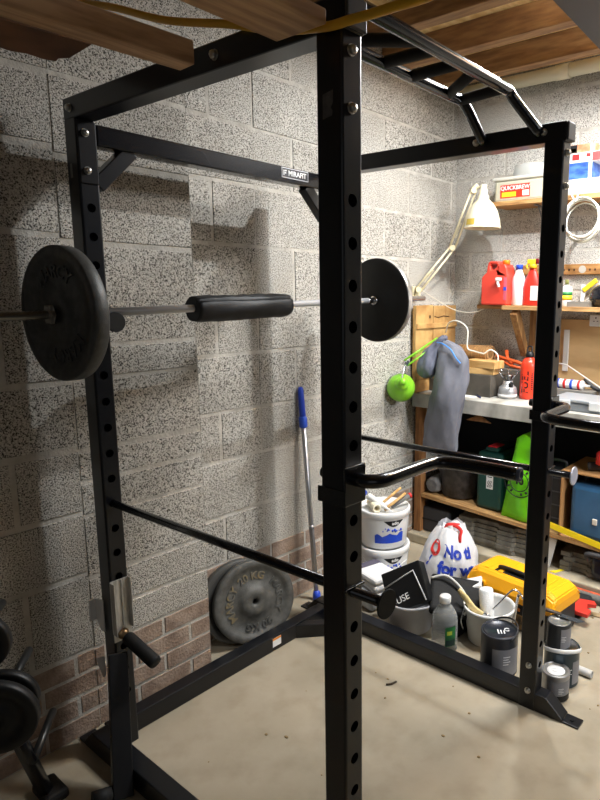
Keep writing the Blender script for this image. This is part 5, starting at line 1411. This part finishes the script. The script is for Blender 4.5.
# water bottle
t = thing('water_bottle', (1.142, -0.565, 0), 'clear ribbed plastic bottle with a white cap and green label behind the base beam', 'bottle')
wx, wy = 1.145, -0.568
def clearmat():
    m = bpy.data.materials.new('clear_pet'); m.use_nodes = True
    nt = m.node_tree; N, L = nt.nodes, nt.links
    b = N['Principled BSDF']; b.inputs['Base Color'].default_value = (0.9, 0.93, 0.93, 1); b.inputs['Roughness'].default_value = 0.1; b.inputs['Transmission Weight'].default_value = 0.8; b.inputs['IOR'].default_value = 1.15
    return m
prof = [(0.045, 0), (0.054, 0.006)]
for k in range(13):
    z = 0.012 + 0.0105 * k
    prof += [(0.056, z), (0.056, z + 0.006), (0.053, z + 0.008)]
prof += [(0.055, 0.155), (0.050, 0.175), (0.032, 0.205), (0.022, 0.216), (0.021, 0.226), (0, 0.2265)]
mb = MB(); mb.lathe(prof, (wx, wy, 0.0), (0, 0, 1), 40); mb.build('body', clearmat(), t)
mb = MB(); mb.lathe([(0.024, 0), (0.025, 0.003), (0.025, 0.026), (0.022, 0.030), (0, 0.031)], (wx, wy, 0.224), (0, 0, 1), 28); mb.build('cap', M_WHITE, t)
AW = math.atan2(-1.897 - wy, -0.947 - wx)
def cpatch(t, cx, cy, R, a0, a1, z0, z1, m, nm, n=10, R2=None):
    mb = MB(); vs = []
    for k in range(n + 1):
        a = a0 + (a1 - a0) * k / n
        vs.append((mb.bm.verts.new((cx + R * math.cos(a), cy + R * math.sin(a), z0)), mb.bm.verts.new((cx + (R2 or R) * math.cos(a), cy + (R2 or R) * math.sin(a), z1))))
    for k in range(n): mb._f([vs[k][0], vs[k + 1][0], vs[k + 1][1], vs[k][1]])
    return mb.build(nm, m, t)
lb = cpatch(t, wx, wy, 0.0568, AW + 0.05, AW + 0.95, 0.045, 0.135, mat('label_green', (48, 132, 66), 0.45, c2=(20, 70, 50), vscale=18), 'label'); lb['label'] = 'green printed label'
cpatch(t, wx, wy, 0.0572, AW + 0.2, AW + 0.6, 0.098, 0.116, mat('leaf_yellow', (190, 206, 70), 0.5), 'leaf_mark')
cpatch(t, wx, wy, 0.0572, AW + 0.1, AW + 0.9, 0.048, 0.075, mat('dark_teal_print', (22, 54, 52), 0.5), 'dark_band')

# white bucket with roller and brush
t = thing('white_bucket', (1.335, -0.69, 0), 'open white bucket with a wire handle behind the front paint can', 'bucket')
hx, hy = 1.345, -0.675
mb = MB(); mb.lathe([(0.088, 0), (0.092, 0.004), (0.110, 0.150), (0.116, 0.153), (0.116, 0.165), (0.109, 0.165), (0.106, 0.15), (0.09, 0.008), (0, 0.008)], (hx, hy, 0.0), (0, 0, 1), 48); mb.build('body', mat('white_bucket', (224, 224, 222), 0.4), t)
mb = MB(); mb.tube(bez([(hx - 0.09, hy + 0.075, 0.158), (hx - 0.10, hy + 0.085, 0.10), (hx - 0.085, hy + 0.08, 0.05)], 6), 0.003, 8); mb.build('handle', M_CHROME, t)
t = thing('paint_roller', (1.36, -0.66, 0.05), 'white fleece paint roller standing in the white bucket', 'roller')
a, c = V((1.325, -0.685, 0.04)), V((1.345, -0.655, 0.235)); d = c - a
mb = MB(); mb.lathe([(0.026, 0), (0.031, 0.005), (0.032, d.length - 0.006), (0.028, d.length), (0.010, d.length + 0.0005), (0.010, d.length - 0.004), (0, d.length - 0.004)], a, d, 24); mb.build('sleeve', mat('white_fleece', (234, 234, 232), 0.95, bump=0.4, bscale=160), t)
mb = MB(); mb.tube(bez([(1.31, -0.71, 0.165), (1.33, -0.735, 0.20), (1.37, -0.765, 0.245), (1.385, -0.785, 0.25), (1.385, -0.81, 0.235), (1.382, -0.82, 0.22)], 7), 0.004, 10); mb.build('frame', M_CHROME, t)
mb = MB(); mb.tube(bez([(1.395, -0.775, 0.09), (1.392, -0.785, 0.17), (1.388, -0.795, 0.23)], 6), 0.007, 10); mb.build('rod', M_CHROME, t)
t = thing('paint_brush', (1.31, -0.60, 0.1), 'paint brush with a cream wooden handle leaning on the white bucket rim', 'brush')
a, c = V((1.275, -0.555, 0.225)), V((1.29, -0.675, 0.140))
mb = MB(); pts = bez([a, a + (c - a) * 0.3 + V((-0.004, 0, -0.002)), a + (c - a) * 0.65 + V((-0.006, 0, -0.012)), c + V((0, 0, -0.002))], 6)
mb.tube(pts, [0.010 + 0.006 * math.sin(PI * k / (len(pts) - 1) * 0.9) for k in range(len(pts))], 12, flat=(0.55, 1.1)); mb.build('handle', mat('cream_wood', (224, 200, 140), 0.45), t)
mb = MB(); d = (c - a).normalized(); mb.tube([c, c + d * 0.03], 0.018, 12, flat=(0.5, 1.2)); mb.build('ferrule', M_CHROME, t)
mb = MB(); mb.tube([c + d * 0.03, c + d * 0.065], [0.018, 0.014], 12, flat=(0.5, 1.2)); mb.build('bristles', mat('pale_bristle', (214, 206, 190), 0.9), t)

# paint cans
M_CAN = mat('can_body', (58, 60, 68), 0.35, 0.3)
M_LIDD = mat('can_lid_dark', (34, 38, 48), 0.3, 0.2)
M_GREYL = mat('can_label', (142, 142, 146), 0.5, c2=(126, 126, 132), vscale=10)
def can(x, y, z, R, H, label, bodym, lidm, lab=True, labr=(0.1, 1.9), zz=(0.12, 0.8), printed=M_WHITEP, handle=None):
    t = thing('paint_can', (x, y, z), label, 'paint can', 'paint cans by the right upright')
    mb = MB(); mb.lathe([(R * 0.97, 0), (R, 0.003), (R, 0.006), (R * 0.985, 0.009), (R * 0.985, H - 0.012), (R, H - 0.009), (R, H - 0.003), (R * 0.98, H), (R * 0.93, H), (R * 0.92, H - 0.007), (0, H - 0.007)], (x, y, z), (0, 0, 1), 48); mb.build('tin', bodym, t)
    mb = MB(); mb.lathe([(R * 0.915, H - 0.0068), (R * 0.90, H - 0.001), (R * 0.82, H - 0.001), (R * 0.78, H - 0.005), (0, H - 0.005)], (x, y, z), (0, 0, 1), 48, cap=False); mb.build('lid', lidm, t)
    a = math.atan2(-1.897 - y, -0.947 - x)
    if lab:
        lb = cpatch(t, x, y, R * 0.99 + 0.0003, a - labr[0], a + labr[1], z + H * zz[0], z + H * zz[1], M_GREYL, 'label', 14)
        for k in range(4):
            cpatch(t, x, y, R * 0.99 + 0.0008, a + 0.25, a + 0.55 + 0.1 * (k % 2), z + H * (0.35 + 0.06 * k), z + H * (0.37 + 0.06 * k), printed, 'print_line', 4)
    return t
c1 = can(1.168, -0.822, 0.0, 0.077, 0.178, 'dark grey paint can with a printed navy lid behind the base beam', M_CAN, M_LIDD, True, (0.35, 1.3), (0.06, 0.72))
Mx = Matrix.Translation((1.168, -0.822, 0.1738)) @ Matrix.Rotation(-0.9, 4, 'Z')
mb = MB()
for k in range(3): mb.box((-0.03 - 0.0, 0.006 - 0.012 * k, 0), (0.004 - 0.005 * k, 0.011 - 0.012 * k, 0.0008), Mx @ Matrix.Rotation(PI / 2, 4, 'Z'))
mb.tube(arc((0.030, 0.0, 0.0006), 0.010, 0.4, 5.6, 16, Mx), 0.0022, 6)
mb.build('lid_print', M_WHITEP, c1)
mb = MB(); mb.tube(arc((0, 0), 0.079, 0.0, PI, 24, frame((1.168, -0.822, 0.165), (0.45, 0.89, 0), (0.55, -0.28, 0.30))), 0.0045, 8, flat=(0.5, 1.3)); mb.build('handle', M_CAP, c1)
can(1.152, -1.078, 0.0, 0.053, 0.108, 'small grey paint can with a pale lid label, closest to the rack foot', mat('can_silver', (158, 158, 160), 0.3, 0.6), mat('can_lid_silver', (170, 168, 164), 0.3, 0.7), True, (0.6, 1.5), (0.3, 0.8))
o = [q for q in COL.objects if q.get('label', '').startswith('small grey paint can')][0]
mb = MB(); mb.lathe([(0, 0), (0.034, 0), (0.034, 0.0008), (0, 0.001)], (1.152, -1.078, 0.1035), (0, 0, 1), 28); lb = mb.build('lid_label', M_WHITEP, o); lb['label'] = 'round white sticker'
mb = MB(); Mx = Matrix.Translation((1.152, -1.078, 0.1046)) @ Matrix.Rotation(-0.7, 4, 'Z')
for k in range(3): mb.box((-0.016, 0.008 - 0.009 * k, 0), (0.014 - 0.006 * k, 0.011 - 0.009 * k, 0.0004), Mx)
mb.build('sticker_print', M_LABELG, lb)
mb = MB(); Rr = 0.0532
cpatch(o, 1.152, -1.078, 0.0536, AC - 0.7, AC + 1.3, 0.004, 0.028, M_DARKP, 'dark_band', 14)
c2 = can(1.262, -1.055, 0.0, 0.070, 0.150, 'wide dark teal paint can with a white strap handle, smaller can on top', mat('teal_can', (44, 58, 66), 0.3, 0.3), mat('can_lid_grey', (110, 110, 112), 0.3, 0.6), True, (-0.7, 1.6), (0.1, 0.75))
mb = MB(); mb.tube(arc((0, 0), 0.073, 0.0, PI, 24, frame((1.262, -1.055, 0.138), (-0.55, 0.83, 0), (-0.62, -0.42, 0.25))), 0.006, 8, flat=(0.4, 1.3)); mb.build('handle', M_WHITE, c2)
can(1.255, -1.040, 0.1505, 0.048, 0.105, 'small dark grey paint can standing on the wide teal can', mat('can_charcoal', (48, 50, 54), 0.35, 0.2), mat('can_lid_silver', (170, 168, 164)), True, (-0.2, 1.4), (0.05, 0.85))
t = thing('filling_knife', (1.27, -1.05, 0.257), 'filling knife with a dark blade lying on the topmost small can', 'knife')
mb = MB(); mb.prism([(0, -0.012), (0.07, -0.022), (0.10, -0.0), (0.07, 0.006), (0, 0.008)], 0.0015, frame((1.285, -1.03, 0.262), (0.25, -0.95, -0.10), (0.95, 0.25, 0.08)), 0); mb.build('blade', mat('blade_steel', (120, 128, 136), 0.25, 0.9), t)
mb = MB(); mb.tube([(1.272, -0.955, 0.272), (1.279, -0.99, 0.268), (1.287, -1.035, 0.2645)], [0.009, 0.010, 0.007], 12, flat=(1, 0.7)); mb.build('handle', mat('dark_wood_handle', (70, 60, 52), 0.5), t)
mb = MB(); mb.lathe([(0.012, 0), (0.016, 0.002), (0.016, 0.125), (0.012, 0.127), (0.012, 0.0)], (1.348, -1.03, 0.0165), (-0.05, -1, 0), 22, cap=False)
tag(mb.build('cardboard_tube', mat('pale_grey_tube', (190, 188, 184), 0.5)), 'short pale grey tube lying on the floor behind the paint cans', 'tube')

# yellow toolbox
t = thing('toolbox', (1.50, -0.73, 0), 'yellow lidded black toolbox standing on the floor behind the right upright', 'toolbox')
M_YEL = mat('toolbox_yellow', (242, 170, 24), 0.4)
M_BLKT = mat('toolbox_black', (40, 40, 42), 0.5)
Tx = Matrix.Translation((1.605, -0.70, 0)) @ Matrix.Rotation(-0.12, 4, 'Z')
mb = MB(); mb.box((-0.115, -0.235, 0.0), (0.115, 0.215, 0.145), Tx, bevel=0.012); mb.build('body', M_BLKT, t)
mb = MB()
pro = [(-0.125, 0.135), (-0.125, 0.165), (-0.105, 0.215), (-0.085, 0.232), (0.085, 0.232), (0.105, 0.215), (0.125, 0.165), (0.125, 0.135)]
b = bmesh.new(); L0, L1 = [], []
for yy, ins in ((-0.247, 0.0), (0.227, 0.0)):
    pass
ends = []
for yy, k in ((-0.247, 0.0), (-0.242, 0.55), (-0.205, 1.0), (0.185, 1.0), (0.222, 0.55), (0.227, 0.0)):
    ring = []
    for px, pz in pro:
        z = pz if pz <= 0.165 else 0.165 + (pz - 0.165) * (0.25 + 0.75 * k)
        ring.append(b.verts.new((px, yy, z)))
    ends.append(ring)
for A1, B1 in zip(ends[:-1], ends[1:]):
    for k in range(len(pro)): b.faces.new([A1[k], A1[(k + 1) % 8], B1[(k + 1) % 8], B1[k]])
b.faces.new(list(reversed(ends[0]))); b.faces.new(ends[-1])
bmesh.ops.recalc_face_normals(b, faces=b.faces[:])
bmesh.ops.bevel(b, geom=[e for e in b.edges if len(e.link_faces) == 2 and e.calc_face_angle(0) > 0.5], offset=0.006, segments=2, affect='EDGES')
mb._merge(b, Tx)
for k in range(5):
    if k in (2,): continue
    mb.box((-0.08, -0.17 + 0.075 * k, 0.2315), (0.08, -0.145 + 0.075 * k, 0.2355), Tx, bevel=0.002)
lid = mb.build('lid', M_YEL, t)
mb = MB(); mb.tube(bez([Tx @ V((-0.045, 0.08, 0.232)), Tx @ V((-0.05, 0.075, 0.245)), Tx @ V((-0.05, 0.0, 0.248)), Tx @ V((-0.05, -0.09, 0.245)), Tx @ V((-0.045, -0.10, 0.232))], 6), 0.011, 10, flat=(1.4, 0.7)); mb.build('handle', M_BLKT, t)
mb = MB(); mb.box((-0.075, -0.11, 0.2318), (-0.025, 0.10, 0.2345), Tx, bevel=0.001); mb.build('handle_recess', M_DARKP, t)
mb = MB(); mb.box((-0.13, -0.20, 0.10), (-0.112, -0.15, 0.185), Tx, bevel=0.004); mb.build('latch', M_YEL, t)
mb = MB(); mb.box((-0.13, 0.12, 0.10), (-0.112, 0.17, 0.185), Tx, bevel=0.004); mb.build('latch', M_YEL, t)
mb = MB(); mb.box((-0.1165, -0.22, 0.085), (-0.1153, 0.20, 0.128), Tx); lb = mb.build('label', mat('toolbox_label', (24, 24, 26), 0.4), t); lb['label'] = 'black band with orange lettering marks'
mb = MB()
for k in range(16):
    if k in (5, 6, 11): continue
    y = 0.18 - 0.024 * k; mb.box((-0.1172, y - 0.016, 0.098), (-0.1164, y, 0.116 - 0.003 * (k % 3)), Tx)
mb.build('lettering_marks', mat('orange_print2', (226, 130, 40), 0.5), lb)
mb = MB(); mb.box((-0.1165, -0.10, 0.01), (-0.1153, 0.16, 0.082), Tx); mb.build('picture_panel', mat('tan_print', (176, 134, 70), 0.5, c2=(40, 34, 28), vscale=22), t)
# red and black case
t = thing('red_clip_case', (1.80, -0.93, 0), 'flat black case with a red clip on the floor behind the toolbox', 'case')
mb = MB(); mb.box((1.69, -1.06, 0.0), (1.88, -0.80, 0.055), frame((0, 0, 0), (1, 0.06, 0), (-0.06, 1, 0)), bevel=0.022, seg=3); mb.build('shell', M_BLKT, t)
mb = MB(); mb.prism([(0, 0), (0.05, 0), (0.06, 0.03), (0.10, 0.04), (0.12, 0.0), (0.15, 0.02), (0.13, 0.09), (0.08, 0.085), (0.03, 0.10), (0, 0.06)], 0.02, Matrix.Translation((1.70, -1.0, 0.05)), 0.003); mb.build('clip', mat('clip_red', (206, 56, 46), 0.4), t)

# bits on the floor
t = mat('dirt', (70, 58, 44), 0.9)
b = MB(); b.tube([(0.79, -0.525, 0.004), (0.805, -0.54, 0.005), (0.83, -0.545, 0.004)], 0.004, 8); tag(b.build('leaf_scrap', t), 'small dark curled scrap on the open floor inside the rack', 'scrap')
random.seed(11)
mb = MB()
for k in range(90):
    x, y = random.uniform(-0.1, 2.0), random.uniform(-1.6, -0.3)
    if 0.95 < x < 1.45 and y > -1.2: continue
    s = random.uniform(0.002, 0.006)
    mb.sphere((x, y, s * 0.35), s, 6, (1, random.uniform(0.6, 1.6), 0.4))
o = mb.build('grit', mat('grit', (140, 116, 80), 0.9)); tag(o, 'scattered grit and crumbs over the concrete floor', 'grit', kind='stuff')

# ------------------------------------------------------------------ light
def area(name, loc, rot, sx, sy, power, col=(1, 1, 1)):
    l = bpy.data.lights.new(name, 'AREA'); l.shape = 'RECTANGLE'; l.size = sx; l.size_y = sy; l.energy = power; l.color = col
    o = bpy.data.objects.new(name, l); COL.objects.link(o); o.location = loc; o.rotation_euler = rot
    return o
LX, LY, LZ = 1.84, -1.16, 2.63
area('strip_light', (LX, LY, LZ), (0, 0, 0), 0.48, 0.42, 56, (0.93, 0.97, 1.0))
area('ceiling_bulb', (1.47, -0.79, 2.675), (0, 0, 0), 0.07, 0.07, 78, (0.95, 0.98, 1.0))
area('ceiling_fill', (LX, -1.40, LZ + 0.012), (PI, 0, 0), 0.6, 0.5, 50, (0.98, 0.99, 1.0))  # upward area light added to brighten the ceiling
area('room_fill', (-2.4, -3.2, 1.7), (math.radians(78), 0, math.radians(-52)), 2.0, 1.6, 3, (0.90, 0.94, 1.0))  # weak fill light added behind the camera, no known source
q_ = (V((2.4, -0.45, 0.3)) - V((1.15, -3.1, 2.2))).to_track_quat('-Z', 'Y').to_euler()
area('bench_fill', (1.15, -3.1, 2.2), q_, 1.0, 0.5, 17, (0.97, 0.985, 1.0))  # unseen fill light added to brighten the things under the bench
bpy.data.lights['bench_fill'].spread = math.radians(80)
wd = bpy.data.worlds.new('world'); S.world = wd; wd.use_nodes = True
wd.node_tree.nodes['Background'].inputs['Color'].default_value = (0.9, 0.95, 1.0, 1)
wd.node_tree.nodes['Background'].inputs['Strength'].default_value = 0.03
S.view_settings.view_transform = 'Standard'; S.view_settings.look = 'None'
S.view_settings.exposure = 0.0; S.view_settings.gamma = 1.0
S.view_settings.use_curve_mapping = False

for o in list(bpy.data.objects):
    if '_w' in o: del o['_w']
